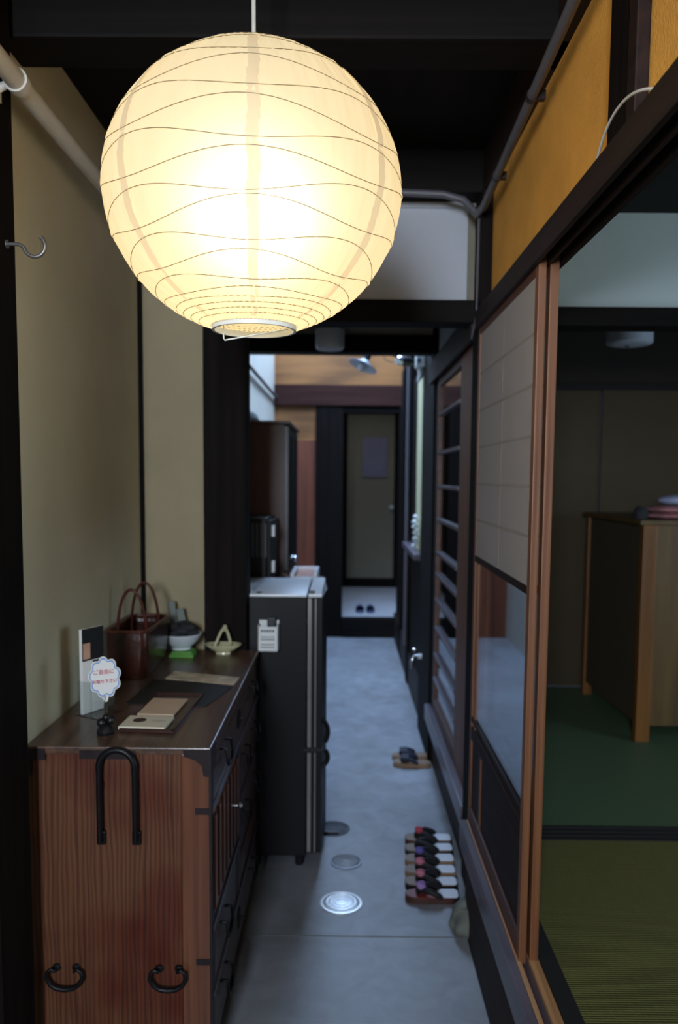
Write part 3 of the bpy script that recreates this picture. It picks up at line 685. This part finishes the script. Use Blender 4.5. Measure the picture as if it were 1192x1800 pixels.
for y in (2.655, 2.835):
    mb = MB(); mb.tube([(-.762, y, DT + .06), (-.762, y, DT + .15)] + bez((-.762, y, DT + .155), (-.752, y, DT + .335), (-.678, y, DT + .335), (-.664, y, DT + .155), 18) + [(-.662, y, DT + .06)], .0052, 8)
    mb.build('handle', 'cord_red', bg, True)
MB().hexa([(-.755, 2.62, DT + .10), (-.68, 2.62, DT + .10), (-.68, 2.74, DT + .10), (-.755, 2.74, DT + .10)], [(-.76, 2.608, DT + .150), (-.69, 2.612, DT + .156), (-.70, 2.69, DT + .138), (-.755, 2.72, DT + .13)]).build('cloth_lining', 'beigepaper', bg)
# --- white bowl with dark cloths and grey cards
bc = Vector((-.612, 2.955, DT))
tag(MB().box(-.645, -.555, 2.905, 2.99, DT, DT + .012, .002).box(-.637, -.560, 2.91, 2.985, DT + .012, DT + .021, .002).build('green_cloth', 'green'), 'folded lime green cloth under the white bowl', 'cloth')
tag(MB().lathe([(.001, .0), (.038, .0), (.036, .006), (.062, .03), (.078, .058), (.076, .060), (.058, .033), (.030, .012), (.001, .010)], bc + Vector((0, .02, .021)), 32).build('serving_bowl', 'porcelain', smooth=True), 'white porcelain bowl holding dark cloths on the chest', 'bowl')
mb = MB()
for i in range(9):
    a = i * .7; mb.ball((bc.x + .035 * math.cos(a), bc.y + .022 + .03 * math.sin(a), DT + .082 + .012 * (i % 3)), .026, 1.2, .9, .6, sub=3, jit=.08)
tag(mb.build('dark_cloth', 'charcoal', smooth=True), 'crumpled charcoal cloths heaped in the white bowl', 'cloth')
for i, (x, h, tl) in enumerate(((-.640, .19, -.12), (-.600, .165, -.18))):
    o = MB().box(-.014, .014, -.004, .004, 0, h, .001).build('grey_card', 'greybox')
    o.location = (x, 3.035, DT + .001); o.rotation_euler = (-.03, tl, .15)
    tag(o, ('taller grey card standing at the back of the white bowl' if i == 0 else 'shorter grey card leaning in the white bowl'), 'card', 'cards in the bowl')
# --- small basket-shaped dish
sd = thing('handled_dish', (-.455, 2.99, DT), 'small cream glazed dish with an arched handle on the chest corner', 'dish')
prof = [(.001, 0), (.028, 0), (.026, .006), (.045, .018), (.066, .034), (.068, .038), (.064, .037), (.043, .023), (.022, .012), (.001, .010)]
MB().lathe(prof, (-.455, 2.985, DT), 28, sx=1.05, sy=.62).build('dish_body', 'celadon', sd, True)
MB().tube(bez((-.485, 2.965, DT + .030), (-.468, 2.975, DT + .07), (-.462, 2.985, DT + .095), (-.450, 2.99, DT + .096), 8) + bez((-.450, 2.99, DT + .096), (-.440, 2.99, DT + .096), (-.432, 2.99, DT + .06), (-.428, 3.0, DT + .034), 8)[1:], .0055, 8).tube([(-.452, 2.978, DT + .092), (-.448, 2.995, DT + .104)], .008, 8).build('dish_handle', 'celadon', sd, True)
multi('dish_trinket', 'chrome', sd, MB().ball((-.425, 2.975, DT + .032), .006, sub=2), MB().ball((-.49, 2.985, DT + .03), .012, 1.4, 1, .5, sub=2), smooth=True)
# --- brochure holder
bh_ = thing('brochure_holder', (0, 0, 0), 'clear acrylic stand holding dark covered brochures', 'brochure stand')
mb = MB().box(-.045, .045, -.045, .045, 0, .003).box(-.045, .045, -.020, -.017, .003, .105).box(-.045, -.042, -.020, .03, .003, .10).box(.042, .045, -.020, .03, .003, .10)
mb.box(-.045, .045, .028, .031, .003, .17); mb.build('acrylic_stand', 'acrylic', bh_)
br = MB().box(-.040, .040, .016, .027, .004, .245, .001).build('brochure', 'paper', bh_)
MB().box(-.0402, .0402, .0145, .0159, .155, .2455).build('cover_photo', 'blackprint', br)
MB().box(-.038, -.012, .0135, .0144, .16, .205).build('cover_picture', 'skin', br)
MB().box(-.002, .03, .0135, .0144, .147, .1525).build('title_bar', 'blackprint', br)
bh_.location = (-.692, 2.205, DT); bh_.rotation_euler = (0, 0, math.radians(62))
# --- cloud shaped card on clip
cl = thing('cloud_sign', (0, 0, 0), 'white cloud shaped card with blue outline and red handwriting', 'sign')
def cloud(s_):
    pts = []
    for i in range(120):
        a = 2 * math.pi * i / 120
        r_ = s_ * (1 + .17 * abs(math.sin(a * 4.5 + .3)) - .10)
        pts.append((.0395 * r_ * math.cos(a), .052 * r_ * math.sin(a)))
    return pts
MB().prism([(u, v + .150) for u, v in cloud(1.0)], .0012, 'Y', 0).prism([(-.008, .103), (.010, .103), (.006, .086), (-.002, .084)], .0012, 'Y', 0).build('card', 'paper', cl)
mb = MB(); o_, i_ = cloud(.93), cloud(.865)
va = [mb.bm.verts.new((u, -.0006, v + .150)) for u, v in o_]; vb = [mb.bm.verts.new((u, -.0006, v + .150)) for u, v in i_]
for k in range(120): mb.bm.faces.new((va[k], va[(k + 1) % 120], vb[(k + 1) % 120], vb[k]))
mb.build('blue_outline', 'bluepen', cl)
def text(body, size, loc, parent, mat, name='lettering', rot=(math.pi / 2, 0, 0)):
    cu = bpy.data.curves.new(name, 'FONT'); cu.body = body; cu.size = size; cu.align_x = 'CENTER'; cu.extrude = .0003; cu.offset = .0002
    o = bpy.data.objects.new(name, cu); COL.objects.link(o); cu.materials.append(M[mat]); o.parent = parent; o.location = loc; o.rotation_euler = rot
    bpy.context.view_layer.update()
    me = bpy.data.meshes.new_from_object(o.evaluated_get(bpy.context.evaluated_depsgraph_get()))
    o2 = bpy.data.objects.new(name, me); COL.objects.link(o2); o2.parent = parent; o2.location = loc; o2.rotation_euler = rot
    bpy.data.objects.remove(o)
    return o2
text('ご自由に', .0135, (-.002, -.0009, .160), cl, 'redpen').rotation_euler = (math.pi / 2, -.08, 0)
text('お取り下さい', .0105, (0, -.0009, .136), cl, 'redpen').rotation_euler = (math.pi / 2, -.08, 0)
MB().tube([(.001, .002, .110), (.004, .003, .08), (.002, .001, .05), (0, 0, .03)], .0016, 8).tube([(.001, -.001, .100), (-.003, .0, .075), (0, 0, .04)], .0013, 8).build('wire_clip', 'chrome', cl, True)
mb = MB().lathe([(.001, 0), (.022, 0), (.024, .008), (.018, .018), (.010, .026), (.001, .028)], (0, 0, 0), 20)
mb.ball((-.010, 0, .030), .013, sub=2).ball((.013, 0, .036), .012, sub=2).ball((.002, -.004, .045), .010, sub=2)
mb.build('clip_base', 'blackplastic', cl, True)
cl.location = (-.618, 2.03, DT); cl.rotation_euler = (0, 0, math.radians(8))
# --- tray with pamphlets
tr = thing('lacquer_tray', (0, 0, 0), 'small dark lacquer tray holding cream pamphlets on the chest', 'tray')
TW, TL = .072, .175
MB().box(-TW, TW, -TL, TL, 0, .004, .001).box(-TW, TW, -TL, -TL + .004, .004, .011).box(-TW, TW, TL - .004, TL, .004, .011).box(-TW, -TW + .004, -TL, TL, .004, .011).box(TW - .004, TW, -TL, TL, .004, .011).build('tray_body', 'tray', tr)
tr.location = (-.505, 2.212, DT + .001); tr.rotation_euler = (0, 0, math.radians(-3))
pm = thing('kraft_pamphlet', (0, 0, 0), 'kraft beige pamphlet lying in the lacquer tray', 'pamphlet')
MB().box(-.052, .052, -.0, .160, 0, .006, .001).build('pamphlet_cover', 'beigepaper', pm)
pm.location = (-.520, 2.165, DT + .0065); pm.rotation_euler = (0, 0, math.radians(-3))
p2 = thing('cream_pamphlet', (0, 0, 0), 'cream pamphlet with a brown round mark at the tray front', 'pamphlet')
MB().box(-.062, .062, -.05, .05, 0, .009, .002).build('pamphlet_cover', 'leafletwhite', p2)
MB().lathe([(.001, 0), (.018, 0), (.018, .0006), (.001, .0006)], (-.022, .008, .009), 24).build('round_mark', 'tray', p2)
MB().box(.012, .045, .012, .0135, .009, .0094).box(.012, .05, .004, .0055, .009, .0094).box(.012, .04, -.004, -.0025, .009, .0094).build('text_lines', 'greybox', p2)
p2.location = (-.525, 2.090, DT + .0065); p2.rotation_euler = (0, 0, math.radians(-3))
# --- black mat and leaflets
o = MB().prism([(-.640, 2.30), (-.530, 2.285), (-.40, 2.28), (-.350, 2.50), (-.50, 2.56), (-.625, 2.58)], .002, 'Z', DT + .0006).build('woven_mat', 'mat')
tag(o, 'black woven placemat lying flat on the chest top', 'placemat')
o = MB().prism([(-.590, 2.60), (-.352, 2.53), (-.345, 2.62), (-.58, 2.70)], .0015, 'Z', DT + .0002).build('printed_leaflet', 'photo'); tag(o, 'brown printed leaflet behind the black placemat', 'leaflet')
# ================================================================== FRIDGE
FY0, FY1 = 3.11, 3.63
fr = thing('refrigerator', (-.36, 3.37, 0), 'small black two-door refrigerator beyond the chest', 'refrigerator')
FX0, FXS = -.66, -.142
# keep clear of the corner post: body starts right of it
FX0 = -.372
MB().box(FX0, FXS, FY0, FY1, .045, 1.105, .004).box(-.67, FX0 + .01, 3.205, FY1, .045, 1.105).build('body', 'fridge', fr)
MB().box(FX0 + .002, FXS - .002, FY0 + .002, FY1 - .002, 1.105, 1.116, .004).box(-.67, FX0 + .01, 3.205, FY1, 1.105, 1.116).build('top_panel', 'fridgetop', fr, True)
MB().box(-.345, -.325, FY0 + .02, FY0 + .05, 1.116, 1.120).build('hinge_cover', 'blackplastic', fr)
def fdoor(z0, z1, hz0, hz1):
    o = MB()
    o.prism([(FXS + .004, FY0 - .002), (FXS + .004, FY1), (FXS + .060, FY1), (FXS + .074, (FY0 + FY1) / 2), (FXS + .060, FY0 - .002)], z1 - z0, 'Z', z0)
    o = o.build('door', 'fridge', fr)
    MB().box(FXS + .004, FXS + .018, FY0 - .0035, FY0 - .0020, z0 + .004, z1 - .004).box(FXS + .032, FXS + .037, FY0 - .0035, FY0 - .0020, z0 + .004, z1 - .004).build('silver_trim', 'silver', o)
    h = MB(); h.tube(bez((FXS + .060, FY0 + .05, hz0), (FXS + .085, FY0 + .05, hz0 + (hz1 - hz0) * .2), (FXS + .095, FY0 + .05, hz0 + (hz1 - hz0) * .6), (FXS + .075, FY0 + .05, hz1), 10), .009, 8)
    h.build('handle', 'blackplastic', o, True)
    return o
du = fdoor(.495, 1.105, .60, .505); dl = fdoor(.06, .48, .40, .47)
MB().box(FXS + .004, FXS + .060, FY0, FY1, 1.105, 1.119, .004).build('door_cap', 'fridgetop', du)
MB().box(FXS + .008, FXS + .03, FY0 + .012, FY0 + .045, 1.119, 1.127).build('top_hinge', 'blackplastic', fr)
MB().box(FXS - .01, FXS + .065, FY0 - .002, FY0 + .03, .481, .494).build('middle_hinge', 'blackplastic', fr)
multi('foot', 'blackplastic', fr, *[MB().tube([(x_, y_, 0), (x_, y_, .046)], .018, 12) for x_, y_ in ((-.17, FY0 + .03), (-.17, FY1 - .03), (-.35, FY0 + .03))])
# memo basket on fridge side
mbk = thing('memo_basket', (-.29, FY0, .90), 'white perforated plastic pocket stuck on the refrigerator side', 'memo holder')
x0, x1, y0, y1, z0, z1 = -.330, -.252, FY0 - .055, FY0 - .001, .898, 1.008
mb = MB().box(x0, x1, y0, y0 + .003, z0, z1 - .012, .001).box(x0, x1, y1 - .003, y1, z0, z1 + .006).box(x0, x0 + .003, y0, y1, z0, z1 - .006).box(x1 - .003, x1, y0, y1, z0, z1 - .006).box(x0, x1, y0, y1, z0, z0 + .003)
mb.build('pocket', 'white', mbk)
mb = MB()
for zc, n_, hh in ((z1 - .028, 5, .010), (z1 - .052, 6, .004), (z1 - .062, 6, .006), (z1 - .082, 6, .005), (z1 - .093, 6, .005)):
    for i in range(n_):
        xa = x0 + .012 + (x1 - x0 - .024) * i / n_; mb.box(xa, xa + (x1 - x0 - .024) / n_ * .72, y0 - .0006, y0 + .0005, zc - hh / 2, zc + hh / 2)
mb.build('slot_marks', 'greypipe', mbk)
tag(MB().box(-.295, -.262, FY0 - .046, FY0 - .030, .905, 1.03, .003).build('black_notebook', 'blackplastic'), 'thin black notebook sticking out of the white pocket', 'notebook')
# ================================================================== KITCHEN BEHIND FRIDGE
kc = thing('low_cupboard', (-.4, 3.95, 0), 'low dark cupboard behind the refrigerator', 'cupboard')
MB().box(-.67, -.12, 3.66, 4.16, .03, 1.035).build('body', 'cabbrown', kc)
MB().box(-.675, -.105, 3.65, 4.17, 1.035, 1.055, .003).build('worktop', 'darkwoodY', kc)
MB().box(-.66, -.14, 3.68, 4.14, 0, .03).build('plinth', 'darkwoodY', kc)
mw = thing('toaster_oven', (-.4, 3.9, 1.055), 'black oven with pale handles on the low cupboard', 'oven')
MB().box(-.66, -.362, 3.72, 4.10, 1.065, 1.385, .008).build('body', 'blackplastic', mw)
MB().box(-.362, -.340, 3.73, 4.09, 1.08, 1.37, .004).build('oven_door', 'fridge', mw)
for z in (1.33, 1.16): MB().box(-.340, -.325, 3.745, 3.775, z - .035, z + .02, .003).build('handle', 'white', mw)
for x in (-.60, -.40):
    for y in (3.75, 4.06): MB().tube([(x, y, 1.055), (x, y, 1.066)], .012, 10).build('foot', 'blackplastic', mw)
mb = MB()
for i in range(6): mb.box(-.47 + i * .020, -.461 + i * .020, 3.716, 3.721, 1.20, 1.36)
mb.build('vent_louvre', 'greypipe', mw)
tc_ = thing('tall_cabinet', (-.48, 4.7, 0), 'tall dark brown cabinet with glazed front behind the refrigerator', 'cabinet')
MB().box(-.67, -.315, 4.20, 5.03, .02, 1.85, .003).build('body', 'cabbrown', tc_)
MB().box(-.675, -.285, 4.18, 5.05, 1.85, 1.868, .003).build('cornice', 'cabbrown', tc_)
d1 = MB().box(-.315, -.295, 4.205, 4.612, 1.08, 1.84).build('cabinet_door', 'blackplastic', tc_); MB().box(-.295, -.292, 4.25, 4.57, 1.12, 1.80).build('pane', 'glass', d1)
d2 = MB().box(-.315, -.295, 4.618, 5.025, 1.08, 1.84).build('cabinet_door', 'blackplastic', tc_); MB().box(-.295, -.292, 4.66, 4.98, 1.12, 1.80).build('pane', 'glass', d2)
MB().ball((-.285, 4.64, 1.10), .018, sub=2).build('knob', 'chrome', tc_, True)
MB().box(-.315, -.297, 4.205, 5.025, .06, 1.07).build('lower_door', 'cabbrown', tc_)
MB().box(-.66, -.33, 4.22, 5.01, 0, .02).build('plinth', 'darkwoodY', tc_)
tag(MB().lathe([(.001, 0), (.08, 0), (.085, .02), (.07, .05), (.03, .07), (.001, .072)], (-.55, 4.38, 1.868), 24).build('grey_pot', 'greybox', smooth=True), 'rounded grey pot on top of the tall brown cabinet', 'pot')
wt = thing('wire_tray', (-.18, 4.0, 1.055), 'white rimmed tray with orange contents behind the refrigerator top', 'tray')
x0, x1, y0, y1 = -.255, -.125, 3.80, 4.12
MB().box(x0, x1, y0, y1, 1.055, 1.060).build('tray_base', 'charcoal', wt)
multi('tray_rim', 'padwhite', wt, MB().box(x0, x0 + .018, y0, y1, 1.06, 1.115, .003), MB().box(x1 - .018, x1, y0, y1, 1.06, 1.115, .003), MB().box(x0 + .018, x1 - .018, y0, y0 + .010, 1.06, 1.10, .002), MB().box(x0 + .018, x1 - .018, y1 - .010, y1, 1.06, 1.115, .002))
tag(MB().box(x0 + .022, x1 - .022, y0 + .015, y1 - .015, 1.061, 1.095, .004).build('food_packets', 'orange'), 'orange-brown packets filling the white rimmed tray', 'packets')
tag(MB().tube([(-.655, 4.53, 2.33), (-.655, 7.72, 2.33)], .014, 10).build('wall_pipe', 'greypipe', smooth=True), 'dark grey pipe on the bright white wall above the cabinet', 'pipe')

# ================================================================== LAMPS
cl1 = thing('ceiling_lamp', (-.08, 4.20, 2.24), 'small white cylinder ceiling lamp before the second crossbeam', 'ceiling lamp')
MB().lathe([(.001, 0), (.066, .0), (.074, .012), (.076, .10), (.001, .10)], (-.08, 4.20, 2.235), 32).build('lamp_shade', 'bulbglass', cl1, True)
MB().lathe([(.001, .10), (.05, .10), (.05, .225), (.001, .225)], (-.08, 4.20, 2.235), 24).build('mount', 'white', cl1, True)
cl2 = thing('tatami_ceiling_lamp', (1.293, 3.7, 2.19), 'round pale lamp on the ceiling of the back tatami room', 'ceiling lamp')
MB().lathe([(.001, 0), (.07, .002), (.095, .007), (.102, .014), (.103, .09), (.001, .09)], (1.293, 3.7, 2.183), 36).build('lamp_shade', 'bluedish', cl2, True)
MB().lathe([(.001, .09), (.06, .09), (.06, .265), (.001, .265)], (1.293, 3.7, 2.19), 20).build('mount', 'white', cl2, True)
MB().ball((1.285, 3.7, 2.187), .012, sub=2).build('pull_knob', 'greypipe', cl2, True)
el = thing('enamel_lamp', (.110, 5.0, 2.262), 'white enamel saucer lamp hanging tilted beyond the second crossbeam', 'lamp')
mb = MB().lathe([(.079, -.003), (.081, 0), (.055, .011), (.030, .018), (.019, .036), (.016, .036), (.026, .014), (.052, .007), (.079, -.003)], el.location, 36); mb.build('lamp_shade', 'bluedish', el, True)
MB().lathe([(.001, .095), (.012, .095), (.019, .08), (.019, .035), (.001, .035)], el.location, 20).build('socket', 'blackplastic', el, True)
MB().ball(el.location + Vector((0, 0, -.008)), .024, sz=1.1).build('bulb', 'bulbglass', el, True)
MB().tube(bez(el.location + Vector((0, 0, .09)), el.location + Vector((0, 0, .15)), el.location + Vector((.1, .0, .12)), el.location + Vector((.26, .10, .15)), 12), .005, 8).build('arm', 'blackplastic', el, True)
el.scale = (1.15, 1.15, 1.15)
el.rotation_euler = (math.radians(-10), math.radians(24), 0)
sp = thing('spot_lamp', (.40, 5.2, 2.31), 'black spotlight with chrome edge fixed by the far right post', 'spotlight')
MB().tube([(.335, 5.12, 2.315), (.345, 5.13, 2.316), (.40, 5.17, 2.315), (.44, 5.2, 2.31)], [.018, .028, .032, .02], 16).build('lamp_head', 'blackplastic', sp, True)
MB().tube([(.330, 5.115, 2.315), (.345, 5.13, 2.316)], [.022, .031], 16).build('chrome_rim', 'chrome', sp, True)
MB().tube([(.33, 5.12, 2.315), (.29, 5.10, 2.30), (.25, 5.08, 2.315), (.22, 5.06, 2.38)], .003, 8).build('cable', 'greypipe', sp, True)
MB().tube([(.42, 5.19, 2.31), (.50, 5.2, 2.33), (.57, 5.2, 2.34)], .010, 10).build('bracket', 'blackplastic', sp, True)
mt = thing('switch_box', (.455, 4.90, 2.2), 'white electrical box high on the broad dark post', 'electrical box')
MB().box(.425, .477, 4.84, 4.92, 2.235, 2.315, .006).build('box_body', 'white', mt)
MB().box(.432, .452, 4.835, 4.842, 2.262, 2.29, .003).build('box_window', 'greypipe', mt)
MB().tube([(.455, 4.88, 2.236), (.452, 4.86, 2.19), (.44, 4.85, 2.15)], [.020, .014, .008], 12).build('cable_boot', 'white', mt, True)
tag(MB().tube([(.475, 6.02, .3), (.475, 6.02, 2.42)], .014, 12).build('down_pipe', 'greypipe', smooth=True), 'slim grey upright pipe on the right of the kitchen', 'pipe')
mb = MB()
for i in range(12): mb.ball((.472 + random.uniform(-.012, .012), 5.25 + random.uniform(-.06, .06), 1.125 + i * .018), .018, 1, 1.2, .8, sub=2, jit=.15)
tag(mb.build('white_flowers', 'porcelain', smooth=True), 'white lacy ornament standing on the dark ledge', 'ornament')
fc = thing('wall_tap', (.47, 4.75, .44), 'small white tap on the lower part of the far dark post', 'tap')
MB().tube([(.478, 4.75, .50), (.455, 4.75, .50)], .016, 12).build('pipe_flange', 'white', fc, True)
MB().tube([(.455, 4.75, .50), (.430, 4.745, .495), (.418, 4.74, .47), (.418, 4.74, .43)], [.011, .012, .013, .010], 12).build('spout', 'chrome', fc, True)
MB().tube([(.44, 4.75, .505), (.44, 4.75, .54)], .006, 8).box(.425, .458, 4.742, 4.758, .538, .548, .003).build('handle', 'chrome', fc, True)
tag(MB().box(.225, .537, 10.033, 10.037, 1.58, 2.07).build('door_poster', 'lilacpaper'), 'faded lilac poster on the far grey-olive door', 'poster')

# ================================================================== FLOOR ITEMS
def drain(name, x, y, r, mat, rmat, label):
    o = thing(name, (x, y, 0), label, 'drain cover')
    MB().lathe([(.001, .0005), (r * .82, .0005), (r * .82, .004), (r * .80, .005), (.001, .005)], (x, y, 0), 48).build('cover_plate', mat, o, True)
    MB().lathe([(r * .85, .0005), (r, .0005), (r * .99, .004), (r * .87, .005), (r * .85, .0005)], (x, y, 0), 48).build('rim', rmat, o, True)
    mb = MB()
    for rr in (.25, .45, .65):
        mb.lathe([(r * rr, .005), (r * rr, .0068), (r * (rr + .06), .0068), (r * (rr + .06), .005)], (x, y, 0), 40)
    mb.build('raised_ring', mat, o, True)
    return o
M['drainbright'] = plain('sky_glint_metal', (240, 243, 246), .42, .6, .05, 60, .3, 90)  # reflected skylight is put into the near-white colour
M['draindull'] = plain('dull_grey_metal', (140, 146, 156), .5, .4, .15, 50, .4, 90)
M['draindark'] = plain('dark_grey_resin', (62, 66, 74), .6, .0, .15, 50, .4, 90)
drain('drain_cover', .003, 2.834, .078, 'drainbright', 'drainbright', 'bright round metal drain cover nearest on the concrete floor')
drain('drain_cover', .022, 3.155, .066, 'concrete', 'draindull', 'dull round drain cover, middle of three on the floor')
dk = drain('drain_cover', -.035, 3.462, .075, 'draindark', 'draindark', 'dark round drain cover beside the refrigerator door')
MB().box(-.075, -.01, 3.40, 3.412, .006, .016, .003).build('lift_handle', 'blackplastic', dk)
struct('trim_34', MB().box(-.7, .44, 2.620, 2.624, 0, .0012), 'stone', 'thin seam line across the concrete floor', 'floor joint')
mb = MB().ball((.458, 2.66, .035), .074, .95, 1.25, 1.1, sub=4)
for v in mb.bm.verts:
    n_ = .010 * math.sin(v.co.x * 70 + v.co.y * 40) + .008 * math.sin(v.co.y * 90 + v.co.z * 60); v.co.x += n_; v.co.z = max(.0, v.co.z + n_)
tag(mb.build('foundation_stone', 'stone', smooth=True), 'rough grey foundation stone under the dark post', 'stone')

def sole_outline(L, W, n=28, sq=0):
    pts = []
    for i in range(n * 2):
        a = 2 * math.pi * i / (n * 2); c, s_ = math.cos(a), math.sin(a)
        e = .75 if not sq else .5
        u = math.copysign(abs(c) ** e, c) * L / 2; v = math.copysign(abs(s_) ** e, s_) * W / 2
        v *= 1 - .10 * math.exp(-((u - .02) / .03) ** 2)
        v *= 1.0 + .06 * (-u / L)
        pts.append((u, v))
    return pts
def sandal(side, insole, pad, strap, bow, label, group, sq=1):
    """toe towards -X"""
    L, W = .205, .078
    r = thing('zori_sandal', (0, 0, 0), label, 'sandal', group)
    MB().prism(sole_outline(L, W, sq=sq), .022, 'Z', 0).build('sole', side, r)
    MB().prism([(u * .97, v * .95) for u, v in sole_outline(L, W, sq=sq)], .003, 'Z', .022).build('insole', insole, r)
    if pad:
        MB().prism([(.004, 0), (.036, .031), (.088, .032), (.095, .020), (.095, -.020), (.088, -.032), (.036, -.031)], .0015, 'Z', .025).build('heel_pad', pad, r)
    for sg in (-1, 1):
        MB().tube(bez((-.055, 0, .026), (-.050, sg * .004, .055), (-.015, sg * .036, .056), (.034, sg * .036, .024), 12), [.008] + [.0115] * 11 + [.007], 10).build('strap', strap, r, True)
    MB().tube([(-.055, 0, .022), (-.056, 0, .045)], .005, 8).build('toe_post', strap, r, True)
    if bow:
        b_ = MB().ball((-.042, .012, .056), .016, 1.1, .8, .6, sub=2, jit=.12).ball((-.042, -.012, .056), .016, 1.1, .8, .6, sub=2, jit=.12).ball((-.050, 0, .060), .010, sub=2)
        b_.build('bow', bow, r, True)
    return r
G = 'pairs of zori sandals lined up along the sill'
specs = [('brown_sole', 'padred', 'padwhite', 'strapblack', 'bowlilac', 'dark red zori sandal nearest in the row, lilac bow'),
         ('blacksole', 'padtan', 'padwhite', 'strapblack', 'bowpink', 'tan zori sandal with a pink bow, second from the front'),
         ('tan_sole', 'padtan', 'padwhite', 'strapblack', 'bowpink', 'tan zori sandal with pink bow in the middle of the row'),
         ('tan_sole', 'padtan', 'padwhite', 'strapblack', 'bowpurple', 'tan zori sandal with a violet bow'),
         ('blacksole', 'padtan', 'padwhite', 'strapblack', None, 'tan zori sandal with plain black straps in the row'),
         ('brown_sole', 'padtan', 'padwhite', 'strapblack', 'bowred', 'brown zori sandal with a red bow, farthest in the row')]
ys = [2.868, 2.962, 3.056, 3.150, 3.244, 3.338]
for i, (sp_, y) in enumerate(zip(specs, ys)):
    r = sandal(*sp_, G, sq=0 if i == 0 else 1); r.location = (.345 + .007 * i, y, 0); r.rotation_euler = (0, 0, math.radians(random.uniform(-2, 2)))
for i, (y, lb) in enumerate(((4.26, 'tan sandal with navy straps by the far sill, nearer of two'), (4.37, 'tan sandal with navy straps by the far sill, farther of two'))):
    r = sandal('tan_sole', 'padtan', None, 'strapnavy', None, lb, 'far pair of tan sandals')
    r.name = 'tan_sandal'
    MB().prism([(-.06, -.036), (-.02, -.042), (-.015, .042), (-.055, .036)], .02, 'Z', .036).build('cross_strap', 'strapnavy', r)
    r.location = (.385, y, 0); r.rotation_euler = (0, 0, math.radians(4 * (i * 2 - 1)))
for i, x in enumerate((.175, .285)):
    r = thing('house_slipper', (0, 0, 0), ('left' if i == 0 else 'right') + ' blue-grey slipper of the pair on the raised floor', 'slipper', 'slippers on the raised floor')
    MB().prism([(v, u) for u, v in sole_outline(.24, .09)], .015, 'Z', 0).build('sole', 'slipperblue', r)
    q = MB().lathe([(.001, .115), (.025, .108), (.042, .08), (.046, .03), (.043, -.02), (.039, -.02), (.041, .03), (.037, .078), (.001, .11)], (0, -.005, .018), 20, 'Y')
    for v in q.bm.verts: v.co.z = max(.015, v.co.z)
    q.build('upper', 'slipperblue', r, True)
    r.location = (x, 8.20, .188)

# ================================================================== TATAMI ROOM FURNITURE
wc = thing('pine_cabinet', (1.7, 4.1, FZ), 'pale pine cabinet standing on the green tatami', 'cabinet')
X0, X1, Y0, Y1 = 1.385, 2.25, 3.675, 4.55
MB().box(X0, X0 + .065, Y0, Y0 + .05, FZ, 1.37, .003).build('leg', 'pine_orange', wc)
MB().box(X1 - .065, X1, Y0, Y0 + .05, FZ, 1.37, .003).build('leg', 'pine_orange', wc)
MB().box(X0, X0 + .05, Y1 - .05, Y1, FZ, 1.37, .003).build('leg', 'pine_orange', wc)
MB().box(X1 - .05, X1, Y1 - .05, Y1, FZ, 1.37, .003).build('leg', 'pine_orange', wc)
MB().box(X0 + .012, X0 + .03, Y0 + .05, Y1 - .05, .42, 1.37).build('side_panel', 'fusuma', wc)
MB().box(X0 + .065, X1 - .065, Y0 + .01, Y0 + .03, .42, 1.37).build('front_panel', 'pineV', wc)
MB().box(X0 + .05, X1 - .05, Y1 - .04, Y1 - .02, .42, 1.37).box(X1 - .03, X1 - .012, Y0 + .05, Y1 - .05, .42, 1.37).build('back_panel', 'pineV', wc)
MB().box(X0 - .02, X1 + .02, Y0 - .015, Y1 + .01, 1.37, 1.392, .003).build('cabinet_top', 'pineV', wc)
def clothpile(name, c, sx, sy, h, layers, mat, label):
    mb = MB()
    for i in range(layers):
        mb.ball((c[0] + random.uniform(-.01, .01), c[1], c[2] + h * (i + .5) / layers), 1, sx * (1 - .08 * i), sy * (1 - .05 * i), h / layers * .62, sub=4, jit=.012)
    for v in mb.bm.verts: v.co.z = max(c[2], v.co.z)
    return tag(mb.build(name, mat, smooth=True), label, 'cloth')
clothpile('folded_cloth', (1.61, 3.84, 1.392), .16, .12, .06, 2, 'pinkcloth', 'pink patterned cloth folded on the pine cabinet')
clothpile('rolled_cloth', (1.63, 3.85, 1.458), .12, .09, .045, 1, 'paleblue', 'pale blue cloth on top of the pink cloth')
tag(MB().tube([(1.415, 3.80, 1.392), (1.415, 3.80, 1.43), (1.42, 3.80, 1.45)], [.03, .034, .02], 14).build('small_jar', 'charcoal', smooth=True), 'small dark jar left of the folded cloth', 'jar')
